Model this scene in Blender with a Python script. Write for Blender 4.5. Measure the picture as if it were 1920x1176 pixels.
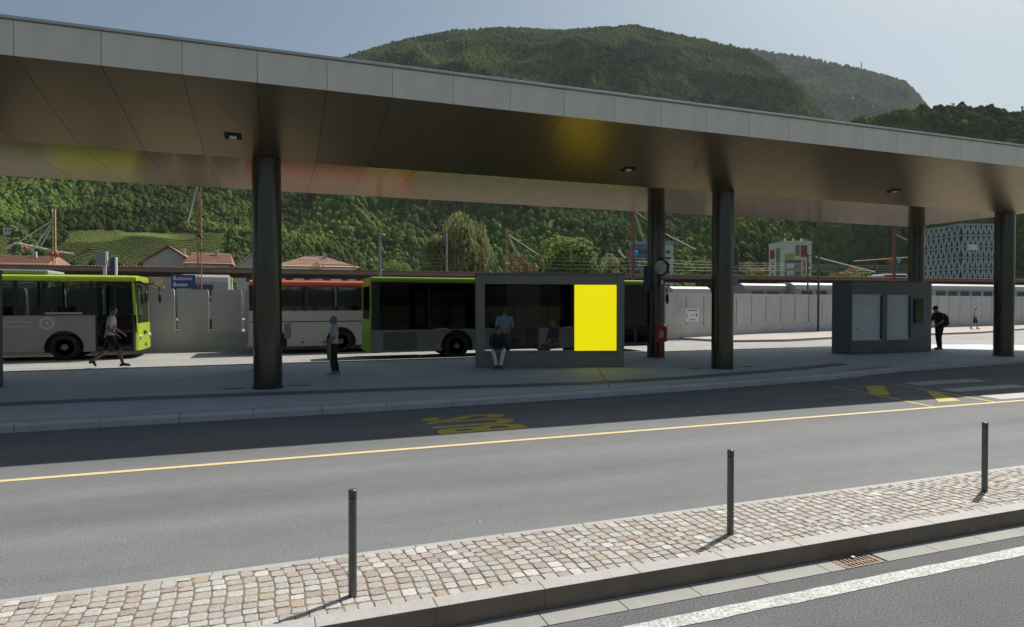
import bpy, bmesh, math, random
from mathutils import Vector, Matrix, noise as mnoise
random.seed(7)
for o in list(bpy.data.objects): bpy.data.objects.remove(o)
S = bpy.context.scene
COL = S.collection
R = math.radians
# ------------------------------------------------------------------ camera
FPX, CX, CY, YH, CAMH = 1203.0, 960.0, 588.0, 568.0, 2.1
YAW = math.atan((CX - 518) / FPX); PIT = math.atan((CY - YH) / FPX)
cam = bpy.data.cameras.new('camera'); camo = bpy.data.objects.new('camera', cam); COL.objects.link(camo)
cam.sensor_width = 36.0; cam.lens = FPX / 1920 * 36; cam.clip_start = .1; cam.clip_end = 12000
camo.location = (0, 0, CAMH); camo.rotation_euler = (math.pi / 2 - PIT, 0, -YAW)
S.camera = camo
# ------------------------------------------------------------------ sky and sun
SUN = Vector((.69, .33, 1.0)).normalized()
EL = math.asin(SUN.z); AZ = math.atan2(SUN.x, SUN.y)
W = bpy.data.worlds.new('World'); S.world = W; W.use_nodes = True
nt = W.node_tree; nt.nodes.clear()
sky = nt.nodes.new('ShaderNodeTexSky'); sky.sky_type = 'NISHITA'; sky.sun_disc = False
sky.sun_elevation = EL; sky.sun_rotation = AZ; sky.altitude = 300; sky.air_density = 1.0; sky.dust_density = 4.0; sky.ozone_density = .15
bg = nt.nodes.new('ShaderNodeBackground'); bg.inputs[1].default_value = 0.062
wo = nt.nodes.new('ShaderNodeOutputWorld'); tn = nt.nodes.new('ShaderNodeMix'); tn.data_type = 'RGBA'; tn.blend_type = 'MULTIPLY'; tn.inputs['Factor'].default_value = 1; tn.inputs['B'].default_value = (.93, 1.03, 1.02, 1); nt.links.new(sky.outputs[0], tn.inputs['A']); nt.links.new(tn.outputs['Result'], bg.inputs[0]); nt.links.new(bg.outputs[0], wo.inputs[0])
sun = bpy.data.lights.new('sun', 'SUN'); suno = bpy.data.objects.new('sun', sun); COL.objects.link(suno)
sun.energy = 4.4; sun.angle = R(.55); sun.color = (1, .945, .865)
suno.rotation_euler = (-SUN).to_track_quat('-Z', 'Y').to_euler(); suno.location = (40, 20, 60)
S.view_settings.view_transform = 'Standard'; S.view_settings.look = 'None'; S.view_settings.exposure = 0.38; S.view_settings.gamma = 1
S.view_settings.use_curve_mapping = False
S.render.engine = 'CYCLES'
S.cycles.max_bounces = 8; S.cycles.volume_bounces = 0; S.cycles.transparent_max_bounces = 12

# ------------------------------------------------------------------ maths of the lens (to place things at surveyed points)
cR = Vector((math.cos(YAW), -math.sin(YAW), 0)); cF0 = Vector((math.sin(YAW), math.cos(YAW), 0))
cF = cF0 * math.cos(PIT) - Vector((0, 0, 1)) * math.sin(PIT); cU = Vector((0, 0, 1)) * math.cos(PIT) + cF0 * math.sin(PIT)
def ray(x, y): return cF + cR * ((x - CX) / FPX) + cU * ((CY - y) / FPX)
def at(x, y, Y):
    r = ray(x, y); return Vector((0, 0, CAMH)) + r * (Y / r.y)
def onz(x, y, z):
    r = ray(x, y); return Vector((0, 0, CAMH)) + r * ((z - CAMH) / r.z)
def proj(P):
    v = Vector(P) - Vector((0, 0, CAMH)); d = v.dot(cF); return CX + FPX * v.dot(cR) / d, CY - FPX * v.dot(cU) / d

# ------------------------------------------------------------------ materials
MATS = {}
def M(name, col, rough=.6, metal=0., var=0., scale=4., bump=0., bscale=60., spec=.5, coords='Object', detail=6, stretch=None, emit=0., alpha=None, speck=0., speckscale=200.):
    if name in MATS: return MATS[name]
    m = bpy.data.materials.new(name); m.use_nodes = True; MATS[name] = m
    t = m.node_tree; L = t.links.new; b = t.nodes['Principled BSDF']
    c = (*col, 1)
    b.inputs['Base Color'].default_value = c; b.inputs['Roughness'].default_value = rough; b.inputs['Metallic'].default_value = metal
    b.inputs['Specular IOR Level'].default_value = spec
    if emit: b.inputs['Emission Color'].default_value = c; b.inputs['Emission Strength'].default_value = emit
    if var or bump or speck:
        if coords == 'World':
            g = t.nodes.new('ShaderNodeNewGeometry'); src = g.outputs['Position']
        else:
            g = t.nodes.new('ShaderNodeTexCoord'); src = g.outputs['Object']
        if stretch:
            mp = t.nodes.new('ShaderNodeMapping'); mp.inputs['Scale'].default_value = stretch; L(src, mp.inputs[0]); src2 = mp.outputs[0]
        else: src2 = src
        cur = None
        if var:
            n = t.nodes.new('ShaderNodeTexNoise'); n.inputs['Scale'].default_value = scale; n.inputs['Detail'].default_value = detail; n.inputs['Roughness'].default_value = .6
            L(src2, n.inputs['Vector'])
            mx = t.nodes.new('ShaderNodeMapRange'); mx.inputs['From Min'].default_value = .28; mx.inputs['From Max'].default_value = .72
            mx.inputs['To Min'].default_value = 1 - var; mx.inputs['To Max'].default_value = 1 + var; L(n.outputs[0], mx.inputs[0]); cur = mx.outputs[0]
        if speck:
            n3 = t.nodes.new('ShaderNodeTexNoise'); n3.inputs['Scale'].default_value = speckscale; n3.inputs['Detail'].default_value = 3; L(src, n3.inputs['Vector'])
            m3 = t.nodes.new('ShaderNodeMapRange'); m3.inputs['From Min'].default_value = .3; m3.inputs['From Max'].default_value = .7
            m3.inputs['To Min'].default_value = 1 - speck; m3.inputs['To Max'].default_value = 1 + speck; L(n3.outputs[0], m3.inputs[0])
            if cur is None: cur = m3.outputs[0]
            else:
                mm = t.nodes.new('ShaderNodeMath'); mm.operation = 'MULTIPLY'; L(cur, mm.inputs[0]); L(m3.outputs[0], mm.inputs[1]); cur = mm.outputs[0]
        if cur is not None:
            vm = t.nodes.new('ShaderNodeVectorMath'); vm.operation = 'SCALE'; vm.inputs[0].default_value = col; L(cur, vm.inputs['Scale']); L(vm.outputs[0], b.inputs['Base Color'])
        if bump:
            n2 = t.nodes.new('ShaderNodeTexNoise'); n2.inputs['Scale'].default_value = bscale; n2.inputs['Detail'].default_value = 4; L(src, n2.inputs['Vector'])
            bp = t.nodes.new('ShaderNodeBump'); bp.inputs['Strength'].default_value = bump; bp.inputs['Distance'].default_value = .02
            L(n2.outputs[0], bp.inputs['Height']); L(bp.outputs[0], b.inputs['Normal'])
    return m
def glass(name, tint, rough=.02, refl=1.0):
    if name in MATS: return MATS[name]
    m = bpy.data.materials.new(name); m.use_nodes = True; MATS[name] = m
    t = m.node_tree; t.nodes.clear(); L = t.links.new
    o = t.nodes.new('ShaderNodeOutputMaterial'); mix = t.nodes.new('ShaderNodeMixShader'); tr = t.nodes.new('ShaderNodeBsdfTransparent'); gl = t.nodes.new('ShaderNodeBsdfGlossy')
    fr = t.nodes.new('ShaderNodeFresnel'); fr.inputs[0].default_value = 1.5
    tr.inputs[0].default_value = (*tint, 1); gl.inputs['Roughness'].default_value = rough; gl.inputs[0].default_value = (refl, refl, refl, 1)
    ge = t.nodes.new('ShaderNodeNewGeometry'); iv = t.nodes.new('ShaderNodeMath'); iv.operation = 'SUBTRACT'; iv.inputs[0].default_value = 1; L(ge.outputs['Backfacing'], iv.inputs[1]); mu = t.nodes.new('ShaderNodeMath'); mu.operation = 'MULTIPLY'; L(fr.outputs[0], mu.inputs[0]); L(iv.outputs[0], mu.inputs[1])
    L(mu.outputs[0], mix.inputs[0]); L(tr.outputs[0], mix.inputs[1]); L(gl.outputs[0], mix.inputs[2]); L(mix.outputs[0], o.inputs[0])
    return m
def leafmat(name, c1, c2, trans=.35):
    if name in MATS: return MATS[name]
    m = bpy.data.materials.new(name); m.use_nodes = True; MATS[name] = m
    t = m.node_tree; L = t.links.new; b = t.nodes['Principled BSDF']; b.inputs['Roughness'].default_value = .7; b.inputs['Specular IOR Level'].default_value = .2
    g = t.nodes.new('ShaderNodeTexCoord'); n = t.nodes.new('ShaderNodeTexNoise'); n.inputs['Scale'].default_value = .9; n.inputs['Detail'].default_value = 5; L(g.outputs['Object'], n.inputs['Vector'])
    oi = t.nodes.new('ShaderNodeNewGeometry')
    ad = t.nodes.new('ShaderNodeMath'); ad.operation = 'MULTIPLY_ADD'; ad.inputs[1].default_value = .5; L(oi.outputs['Random Per Island'], ad.inputs[0])
    mr = t.nodes.new('ShaderNodeMapRange'); mr.inputs['From Min'].default_value = .3; mr.inputs['From Max'].default_value = .7; mr.inputs['To Max'].default_value = .55; L(n.outputs[0], mr.inputs[0]); L(mr.outputs[0], ad.inputs[2])
    mx = t.nodes.new('ShaderNodeMix'); mx.data_type = 'RGBA'; mx.inputs['A'].default_value = (*c1, 1); mx.inputs['B'].default_value = (*c2, 1); L(ad.outputs[0], mx.inputs['Factor'])
    L(mx.outputs['Result'], b.inputs['Base Color'])
    tl = t.nodes.new('ShaderNodeBsdfTranslucent'); L(mx.outputs['Result'], tl.inputs[0]); ms = t.nodes.new('ShaderNodeMixShader'); ms.inputs[0].default_value = trans
    L(b.outputs[0], ms.inputs[1]); L(tl.outputs[0], ms.inputs[2]); L(ms.outputs[0], t.nodes['Material Output'].inputs[0])
    return m

# ------------------------------------------------------------------ mesh builder
class MB:
    def __init__(s): s.v = []; s.f = []; s.sm = []
    def add(s, vs, fs, smooth=False):
        n = len(s.v); s.v += [tuple(v) for v in vs]; s.f += [tuple(i + n for i in f) for f in fs]; s.sm += [smooth] * len(fs); return s
    def box(s, x0, x1, y0, y1, z0, z1):
        return s.add([(x0,y0,z0),(x1,y0,z0),(x1,y1,z0),(x0,y1,z0),(x0,y0,z1),(x1,y0,z1),(x1,y1,z1),(x0,y1,z1)],
                     [(0,3,2,1),(4,5,6,7),(0,1,5,4),(1,2,6,5),(2,3,7,6),(3,0,4,7)])
    def hexa(s, b, t):  # four bottom points, four top points
        return s.add(list(b) + list(t), [(0,3,2,1),(4,5,6,7),(0,1,5,4),(1,2,6,5),(2,3,7,6),(3,0,4,7)])
    def bar(s, p, q, w, h=None, up=(0,0,1)):
        h = h or w; p = Vector(p); q = Vector(q); d = (q - p).normalized(); u = Vector(up)
        if abs(d.dot(u)) > .95: u = Vector((1, 0, 0))
        a = d.cross(u).normalized() * w / 2; b = a.cross(d).normalized() * h / 2
        return s.hexa([p - a - b, p + a - b, p + a + b, p - a + b], [q - a - b, q + a - b, q + a + b, q - a + b])
    def tube(s, p, q, r, r2=None, n=12, caps=True, smooth=True):
        r2 = r if r2 is None else r2; p = Vector(p); q = Vector(q); d = (q - p).normalized()
        u = Vector((0, 0, 1)) if abs(d.z) < .9 else Vector((1, 0, 0)); a = d.cross(u).normalized(); b = d.cross(a)
        vs = []
        for c, rr in ((p, r), (q, r2)):
            for i in range(n):
                t = 2 * math.pi * i / n; vs.append(c + a * math.cos(t) * rr + b * math.sin(t) * rr)
        s.add(vs, [(i, (i + 1) % n, n + (i + 1) % n, n + i) for i in range(n)], smooth)
        if caps: s.add(vs[:n], [tuple(range(n))]); s.add(vs[n:], [tuple(range(n - 1, -1, -1))])
        return s
    def path(s, pts, r, n=8, smooth=True):
        for i in range(len(pts) - 1): s.tube(pts[i], pts[i + 1], r, r, n, True, smooth)
        return s
    def lathe(s, prof, c=(0,0,0), axis='z', n=24, smooth=True):  # prof list (r,h)
        vs = []; c = Vector(c)
        for r, h in prof:
            for i in range(n):
                t = 2 * math.pi * i / n; a, b = r * math.cos(t), r * math.sin(t)
                vs.append(c + (Vector((a, b, h)) if axis == 'z' else Vector((a, h, b)) if axis == 'y' else Vector((h, a, b))))
        fs = []
        for k in range(len(prof) - 1):
            for i in range(n): fs.append((k*n+i, k*n+(i+1)%n, (k+1)*n+(i+1)%n, (k+1)*n+i))
        s.add(vs, fs, smooth)
        s.add(vs[:n], [tuple(range(n))]); s.add(vs[-n:], [tuple(range(n))]); return s
    def prism(s, poly, a, b, axis='y'):  # 2d polygon extruded
        n = len(poly)
        f = {'y': lambda p, h: (p[0], h, p[1]), 'x': lambda p, h: (h, p[0], p[1]), 'z': lambda p, h: (p[0], p[1], h)}[axis]
        vs = [f(p, a) for p in poly] + [f(p, b) for p in poly]
        return s.add(vs, [tuple(range(n)), tuple(range(2*n-1, n-1, -1))] + [(i, n+i, n+(i+1)%n, (i+1)%n) for i in range(n)])
    def ell(s, c, rx, ry, rz, n=14, m=9, rot=None):
        c = Vector(c); vs = []; fs = []
        for j in range(m + 1):
            ph = math.pi * j / m
            for i in range(n):
                t = 2 * math.pi * i / n; v = Vector((rx*math.sin(ph)*math.cos(t), ry*math.sin(ph)*math.sin(t), rz*math.cos(ph)))
                if rot: v = rot @ v
                vs.append(c + v)
        for j in range(m):
            for i in range(n): fs.append((j*n+i, (j+1)*n+i, (j+1)*n+(i+1)%n, j*n+(i+1)%n))
        return s.add(vs, fs, True)
    def caps(s, p, q, r, r2, n=10):  # tapered capsule
        s.tube(p, q, r, r2, n, False); s.ell(p, r, r, r, n, 6); s.ell(q, r2, r2, r2, n, 6); return s
    def loft(s, rings, n=14):  # rings (centre, rx, ry) in planes z=const, local x fwd
        vs = []; fs = []
        for c, rx, ry in rings:
            for i in range(n):
                t = 2*math.pi*i/n; vs.append((c[0]+rx*math.cos(t), c[1]+ry*math.sin(t), c[2]))
        for k in range(len(rings)-1):
            for i in range(n): fs.append((k*n+i, k*n+(i+1)%n, (k+1)*n+(i+1)%n, (k+1)*n+i))
        s.add(vs, fs, True); s.add(vs[:n], [tuple(range(n-1,-1,-1))], True); s.add(vs[-n:], [tuple(range(n))], True); return s
    def quad(s, a, b, c, d): return s.add([a, b, c, d], [(0, 1, 2, 3)])
    def mesh(s, name):
        me = bpy.data.meshes.new(name); me.from_pydata(s.v, [], s.f); me.polygons.foreach_set('use_smooth', s.sm); me.update(); return me
    def build(s, name, mat, parent=None, bevel=0., loc=None, rotz=0., fix=False):
        me = s.mesh(name)
        if fix or bevel:
            bm = bmesh.new(); bm.from_mesh(me); bmesh.ops.remove_doubles(bm, verts=bm.verts, dist=1e-5); bmesh.ops.recalc_face_normals(bm, faces=bm.faces); bm.to_mesh(me); bm.free()
        if mat: me.materials.append(mat)
        o = bpy.data.objects.new(name, me); COL.objects.link(o)
        if parent: o.parent = parent
        if loc: o.location = loc
        o.rotation_euler.z = rotz
        if bevel:
            b = o.modifiers.new('bevel', 'BEVEL'); b.width = bevel; b.segments = 2; b.limit_method = 'ANGLE'; b.angle_limit = R(50)
        return o
def B(*a): return MB().box(*a)
def tag(o, label=None, cat=None, group=None, kind=None):
    if label: o['label'] = label
    if cat: o['category'] = cat
    if group: o['group'] = group
    if kind: o['kind'] = kind
    return o
def thing(name, label, cat, loc=(0,0,0), rotz=0., group=None):
    o = bpy.data.objects.new(name, None); COL.objects.link(o); o.location = loc; o.rotation_euler.z = rotz; o.empty_display_size = .2
    return tag(o, label, cat, group)
def inst(name, me, parent, loc=(0,0,0), rotz=0, scale=(1,1,1)):
    o = bpy.data.objects.new(name, me); COL.objects.link(o); o.parent = parent; o.location = loc; o.rotation_euler.z = rotz; o.scale = scale; return o
def copy_tree(o, parent=None):
    c = o.copy(); COL.objects.link(c); c.parent = parent
    for ch in list(o.children): copy_tree(ch, c)
    return c
def text(body, name, mat, parent, size, loc, rot, ext=.002, align='CENTER'):
    cu = bpy.data.curves.new(name, 'FONT'); cu.body = body; cu.size = size; cu.extrude = ext; cu.offset = .028*size if body == 'BUS' else 0.; cu.align_x = align; cu.align_y = 'CENTER'
    o = bpy.data.objects.new(name, cu); COL.objects.link(o)
    dg = bpy.context.evaluated_depsgraph_get(); me = bpy.data.meshes.new_from_object(o.evaluated_get(dg)); bpy.data.objects.remove(o)
    me.materials.clear(); me.materials.append(mat)
    t = bpy.data.objects.new(name, me); COL.objects.link(t); t.parent = parent; t.location = loc; t.rotation_euler = rot; return t

# palette
m_asph = M('asphalt', (.156, .164, .169), .88, var=.17, scale=.55, bump=.45, bscale=110, coords='World', stretch=(.30, 1, 1), speck=.30, speckscale=55, detail=11)
m_asph_near = M('asphalt_coarse', (.116, .122, .126), .9, var=.10, scale=1.2, bump=.6, bscale=110, coords='World', speck=.55, speckscale=75)
m_back_road = M('concrete_road', (.275, .272, .262), .85, var=.12, scale=.5, coords='World', speck=.08, speckscale=60)
m_plat = M('platform_concrete', (.48, .55, .61), .75, var=.10, scale=.8, bump=.15, bscale=80, coords='World', speck=.06, speckscale=60)
m_tact = M('tactile_dark', (.17, .18, .19), .7, var=.1, scale=3, coords='World')
m_tact_y = M('tactile_ochre', (.42, .34, .24), .7, var=.1, scale=3, coords='World')
m_kerb = M('kerb_granite', (.37, .36, .345), .7, var=.07, scale=6, coords='World', speck=.22, speckscale=150, bump=.15, bscale=160)
m_kerb_dk = M('kerb_granite_brown', (.34, .31, .28), .72, var=.1, scale=5, coords='World', speck=.2, speckscale=150, bump=.15, bscale=160)
m_slab = M('gutter_slab', (.29, .285, .27), .8, var=.08, scale=3, coords='World', speck=.12, speckscale=120)
m_mortar = M('mortar', (.215, .165, .125), .95, var=.2, scale=14, coords='World', bump=.4, bscale=120)
m_yel = M('yellow_paint', (.64, .53, .27), .75, var=.12, scale=8, coords='World', speck=.14, speckscale=60)
m_yelroad = M('yellow_road_paint', (.52, .42, .09), .75, var=.18, scale=6, coords='World', speck=.2, speckscale=50)
m_whi = M('white_paint', (.42, .42, .41), .75, var=.2, scale=6, coords='World', speck=.45, speckscale=45)
m_fascia = M('fascia_metal', (.76, .675, .58), .42, metal=.3, var=.07, scale=2.2, stretch=(1.5, 1, .35))
m_cap = M('cap_metal', (.48, .50, .53), .4, metal=.4, var=.05)
m_soffit = M('soffit_metal', (.36, .285, .19), .16, metal=.84, var=.08, scale=.9, stretch=(1, .25, 1))
m_dark = M('dark_void', (.008, .008, .009), .8)
m_col = M('column_metal', (.085, .08, .072), .2, metal=.7, var=.12, scale=1.2, stretch=(3, 3, .15))
m_kiosk = M('kiosk_metal', (.215, .21, .19), .42, metal=.3, var=.06, scale=2)
m_kiosk2 = M('kiosk_metal_dark', (.115, .122, .125), .42, metal=.3, var=.06, scale=2)
m_black = M('black_plastic', (.014, .014, .016), .45)
m_rubber = M('tyre_rubber', (.018, .018, .018), .85, bump=.3, bscale=60)
m_rim = M('rim_metal', (.16, .155, .15), .45, metal=.6, var=.2, scale=10)
m_lime = M('lime_paint', (.38, .50, .035), .3, var=.05, scale=2)
m_green = M('green_paint', (.21, .40, .025), .32, var=.05, scale=2)
m_red = M('red_paint', (.58, .095, .035), .3, var=.05)
m_busgrey = M('bus_grey', (.27, .265, .26), .38, metal=.2, var=.09, scale=1.2)
m_buswhite = M('bus_white', (.42, .42, .41), .4, var=.08, scale=1.5)
m_busroof = M('bus_roof', (.50, .51, .50), .5, var=.1, scale=2)
m_white = M('white_enamel', (.75, .75, .73), .5, var=.05)
m_grey = M('grey_metal', (.20, .21, .22), .5, metal=.3, var=.1)
m_lgrey = M('light_grey_metal', (.52, .53, .53), .5, metal=.2, var=.1)
m_blue = M('sign_blue', (.018, .045, .16), .45)
m_redbox = M('red_box', (.40, .02, .025), .4, var=.08)
m_orange = M('amber_lens', (.85, .20, .02), .25)
m_tail = M('red_lens', (.55, .02, .02), .25)
m_conc = M('wall_concrete', (.46, .455, .455), .85, var=.09, scale=1.6, bump=.12, bscale=30, stretch=(1, 1, .5), coords='World')
m_conc_dk = M('wall_concrete_base', (.44, .435, .435), .85, var=.12, scale=1.2, bump=.12, bscale=30, coords='World')
m_pave = M('pinkish_pavement', (.37, .335, .305), .85, var=.08, scale=3, coords='World', speck=.1, speckscale=40)
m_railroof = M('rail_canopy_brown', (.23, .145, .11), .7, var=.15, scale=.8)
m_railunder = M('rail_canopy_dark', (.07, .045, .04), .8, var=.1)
m_mast = M('mast_rust', (.24, .105, .065), .8, var=.2, scale=3)
m_mast_y = M('mast_ochre', (.42, .28, .11), .8, var=.2, scale=3)
m_tile = M('roof_tile', (.27, .145, .10), .85, var=.2, scale=1.5)
m_tile2 = M('roof_tile_pale', (.36, .22, .165), .85, var=.2, scale=1.5)
m_plaster = M('plaster_grey', (.42, .40, .37), .85, var=.08, scale=1)
m_plaster_w = M('plaster_white', (.66, .65, .63), .85, var=.05, scale=1)
m_bark = M('bark', (.10, .075, .05), .9, var=.3, scale=6)
m_soil = M('hill_soil', (.050, .062, .028), .95, var=.3, scale=.02, coords='World')
m_grass = M('field', (.10, .12, .05), .95, var=.3, scale=.05, coords='World')
m_station = M('station_ground', (.20, .19, .175), .95, var=.2, scale=.6, coords='World')
m_rock = M('cliff_rock', (.20, .175, .165), .9, var=.3, scale=.05, coords='World', bump=.5, bscale=.4)
m_glass_clear = glass('glass_clear', (.95, .96, .96), refl=.5)
m_glass_dim = glass('glass_tinted', (.55, .60, .60))
m_glass_dk = glass('glass_dark', (.22, .22, .23), refl=.3)
m_glass_bus = glass('glass_bus', (.62, .66, .67), refl=.8)
m_glass_red = glass('glass_coach', (.62, .65, .66), refl=.8)
m_winfar = M('far_window', (.05, .065, .08), .15)
m_board = M('timetable_paper', (.78, .79, .78), .6)
m_screen = M('dark_screen', (.008, .008, .007), .12)
m_lamp = M('lamp_lens', (.75, .74, .66), .3)
m_seatc = M('seat_fabric', (.05, .06, .08), .9, var=.2)
m_poster = M('yellow_glow_poster', (1.0, .87, 0.0), .5, emit=.56)  # glow added to keep the poster bright in the shade, no lamp behind

m_soffit.node_tree.nodes['Principled BSDF'].inputs['Specular Tint'].default_value = (.60, .54, .45, 1)
m_soffit_w = M('soffit_metal_sloped', (.36, .285, .19), .33, metal=.84, var=.08, scale=.9, stretch=(1, .25, 1)); m_soffit_w.node_tree.nodes['Principled BSDF'].inputs['Specular Tint'].default_value = (.60, .54, .45, 1)
def streaks(m, amt):   # long worn wheel tracks along the carriageway
    t = m.node_tree; L = t.links.new; b = t.nodes['Principled BSDF']; src = b.inputs['Base Color'].links[0].from_socket
    g = t.nodes.new('ShaderNodeNewGeometry'); mp = t.nodes.new('ShaderNodeMapping'); mp.inputs['Scale'].default_value = (.035, 1.15, 1); L(g.outputs['Position'], mp.inputs[0])
    n = t.nodes.new('ShaderNodeTexNoise'); n.inputs['Scale'].default_value = 1.0; n.inputs['Detail'].default_value = 3; L(mp.outputs[0], n.inputs['Vector'])
    n2 = t.nodes.new('ShaderNodeTexNoise'); n2.inputs['Scale'].default_value = 3.2; n2.inputs['Detail'].default_value = 8; n2.inputs['Roughness'].default_value = .75; L(g.outputs['Position'], n2.inputs['Vector'])
    ad = t.nodes.new('ShaderNodeMath'); ad.operation = 'MULTIPLY_ADD'; ad.inputs[1].default_value = .45; L(n2.outputs[0], ad.inputs[0]); L(n.outputs[0], ad.inputs[2])
    mr = t.nodes.new('ShaderNodeMapRange'); mr.inputs['From Min'].default_value = .55; mr.inputs['From Max'].default_value = .9; mr.inputs['To Min'].default_value = 1-amt; mr.inputs['To Max'].default_value = 1+amt; L(ad.outputs[0], mr.inputs[0])
    vm = t.nodes.new('ShaderNodeVectorMath'); vm.operation = 'SCALE'; L(src, vm.inputs[0]); L(mr.outputs[0], vm.inputs['Scale']); L(vm.outputs[0], b.inputs['Base Color'])
streaks(m_asph, .15); streaks(m_asph_near, .10); streaks(m_back_road, .12)
# ================================================================== SETTING
def sheet(name, poly, z, mat, parent=None, thick=0.):
    mb = MB()
    if thick: mb.prism(poly, z - thick, z, 'z')
    else: mb.add([(x, y, z) for x, y in poly], [tuple(range(len(poly)))])
    return mb.build(name, mat, parent, fix=True)
ground = tag(sheet('ground', [(-3600,-400),(3600,-400),(3600,3600),(-3600,3600)], -.03, m_grass), kind='structure')
station_yard = tag(sheet('station_yard', [(-90,31),(160,31),(160,110),(-90,110)], -.016, m_station), kind='structure')
near_road = tag(sheet('near_road', [(-40,-14),(60,-14),(60,3.80),(-40,3.80)], 0, m_asph_near), kind='structure')
bus_lane = tag(sheet('bus_lane', [(-40,5.2),(70,5.2),(70,16),(-40,16)], 0.0, m_asph), kind='structure')
back_road = tag(sheet('back_road', [(-40,16.01),(75,16.01),(75,40),(-40,31.2)], -.004, m_back_road), kind='structure')
# edge line of the near road, worn
wl = MB(); xs = [-3 + .16*i for i in range(100)]
for i in range(len(xs)-1):
    y0 = 3.47 + .004*xs[i]+.012; a = [random.uniform(-.007,.007) for _ in range(2)]
    if i == 0: pa = a
    wl.quad((xs[i], y0+pa[0], .004), (xs[i+1], 3.482+.004*xs[i+1]+a[0], .004), (xs[i+1], 3.612+.004*xs[i+1]+a[1], .004), (xs[i], y0+.13+pa[1], .004)); pa = a
wl.build('edge_line', m_whi, near_road)
MB().box(-40, 40, 9.075, 9.185, .001, .005).build('yellow_line', m_yel, bus_lane)
def patch(pts, name, mat, parent, z=.005):
    return MB().add([(x, y, z) for x, y in pts], [tuple(range(len(pts)))]).build(name, mat, parent, fix=True)
tx = text('BUS', 'bus_lettering', m_yelroad, bus_lane, 1.0, (3.2, 10.72, .006), (0, 0, R(90)), ext=0)
me = tx.data; xs_ = [v.co.x for v in me.vertices]; ys_ = [v.co.y for v in me.vertices]
w0, h0 = max(xs_) - min(xs_), max(ys_) - min(ys_); mx_, my_ = (max(xs_)+min(xs_))/2, (max(ys_)+min(ys_))/2
for v in me.vertices: v.co.x = (v.co.x - mx_)*1.50/w0; v.co.y = (v.co.y - my_)*1.55/h0
def pline(a, b, w, name, mat, z=.0055):
    a = Vector((*a, 0)); b = Vector((*b, 0)); d = (b - a).normalized(); n = Vector((-d.y, d.x, 0))*w/2
    return patch([(a-n)[:2], (b-n)[:2], (b+n)[:2], (a+n)[:2]], name, mat, bus_lane, z)
pline((13.13, 12.3), (12.42, 9.19), .10, 'crossing_line', m_yelroad)
pline((14.95, 12.3), (14.25, 9.19), .10, 'crossing_line', m_yelroad)
patch([(13.95,12.12),(14.49,12.02),(13.05,10.66),(12.80,10.95)], 'hatch_bar', m_yelroad, bus_lane, .0045)
patch([(14.50,10.90),(14.62,10.75),(13.75,9.55),(13.15,9.60),(13.85,10.5)][0:4], 'hatch_bar', m_yelroad, bus_lane, .0045)
for y0, y1 in ((11.68,12.24),(10.53,11.02),(9.38,9.93),(8.28,8.86),(7.15,7.7)):
    patch([(15.12 + (y0-11)*.22, y0), (17.75 + (y0-11)*.2, y0), (17.75 + (y1-11)*.2, y1), (15.12+(y1-11)*.22, y1)], 'zebra_bar', m_whi, bus_lane, .0048)
# ---- sett island
island = tag(B(-7.5, 16, 4.16, 5.08, -.02, .1292).build('island', m_mortar), kind='structure')
def kerbrun(name, x0, x1, y0, y1, z0, z1, step, mat, parent, bev=.012):
    me = None; x = x0
    while x < x1:
        L = min(step, x1 - x) - .003
        o = B(-L/2, L/2, y0, y1, z0, z1).build(name, mat, parent, bevel=bev); o.location.x = x + step/2; x += step
kerbrun('front_kerb_stone', -7.42+.13, 16, 4.0, 4.145, -.02, .150, .75, m_kerb, island, .006)
m_kerb_shade = M('kerb_face_shade', (.17, .135, .105), .85, var=.15, scale=4, coords='World', speck=.25, speckscale=120)
for o in island.children:   # shade of the upright face put into a darker brown colour
    o.data.materials.append(m_kerb_shade)
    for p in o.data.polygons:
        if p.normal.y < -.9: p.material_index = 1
kerbrun('back_kerb_stone', -7.3, 16, 5.09, 5.21, -.02, .105, .76, m_kerb, island, .008)
def sett_mesh(seed):
    rnd = random.Random(seed); mb = MB(); b = .5; t = .40
    rg = []
    for z, k in ((0, .5), (.80, .5), (.95, .48), (1.0, .43)):
        ring = []
        for sx, sy in ((-1,-1),(0,-1),(1,-1),(1,0),(1,1),(0,1),(-1,1),(-1,0)):
            kk = k * (1.0 if sx and sy else 1.04)
            if sx and sy: kk = k*.95
            j = .03 if z > 0 else 0
            ring.append((sx*kk + rnd.uniform(-j,j), sy*kk + rnd.uniform(-j,j), z + (rnd.uniform(-.03,.03) if z > .9 else 0)))
        rg.append(ring)
    vs = sum(rg, []); fs = []
    for k in range(3):
        for i in range(8): fs.append((k*8+i, k*8+(i+1)%8, (k+1)*8+(i+1)%8, (k+1)*8+i))
    fs.append(tuple(24+i for i in range(8)))
    return vs, fs
SETT = [sett_mesh(i) for i in range(6)]
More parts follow.
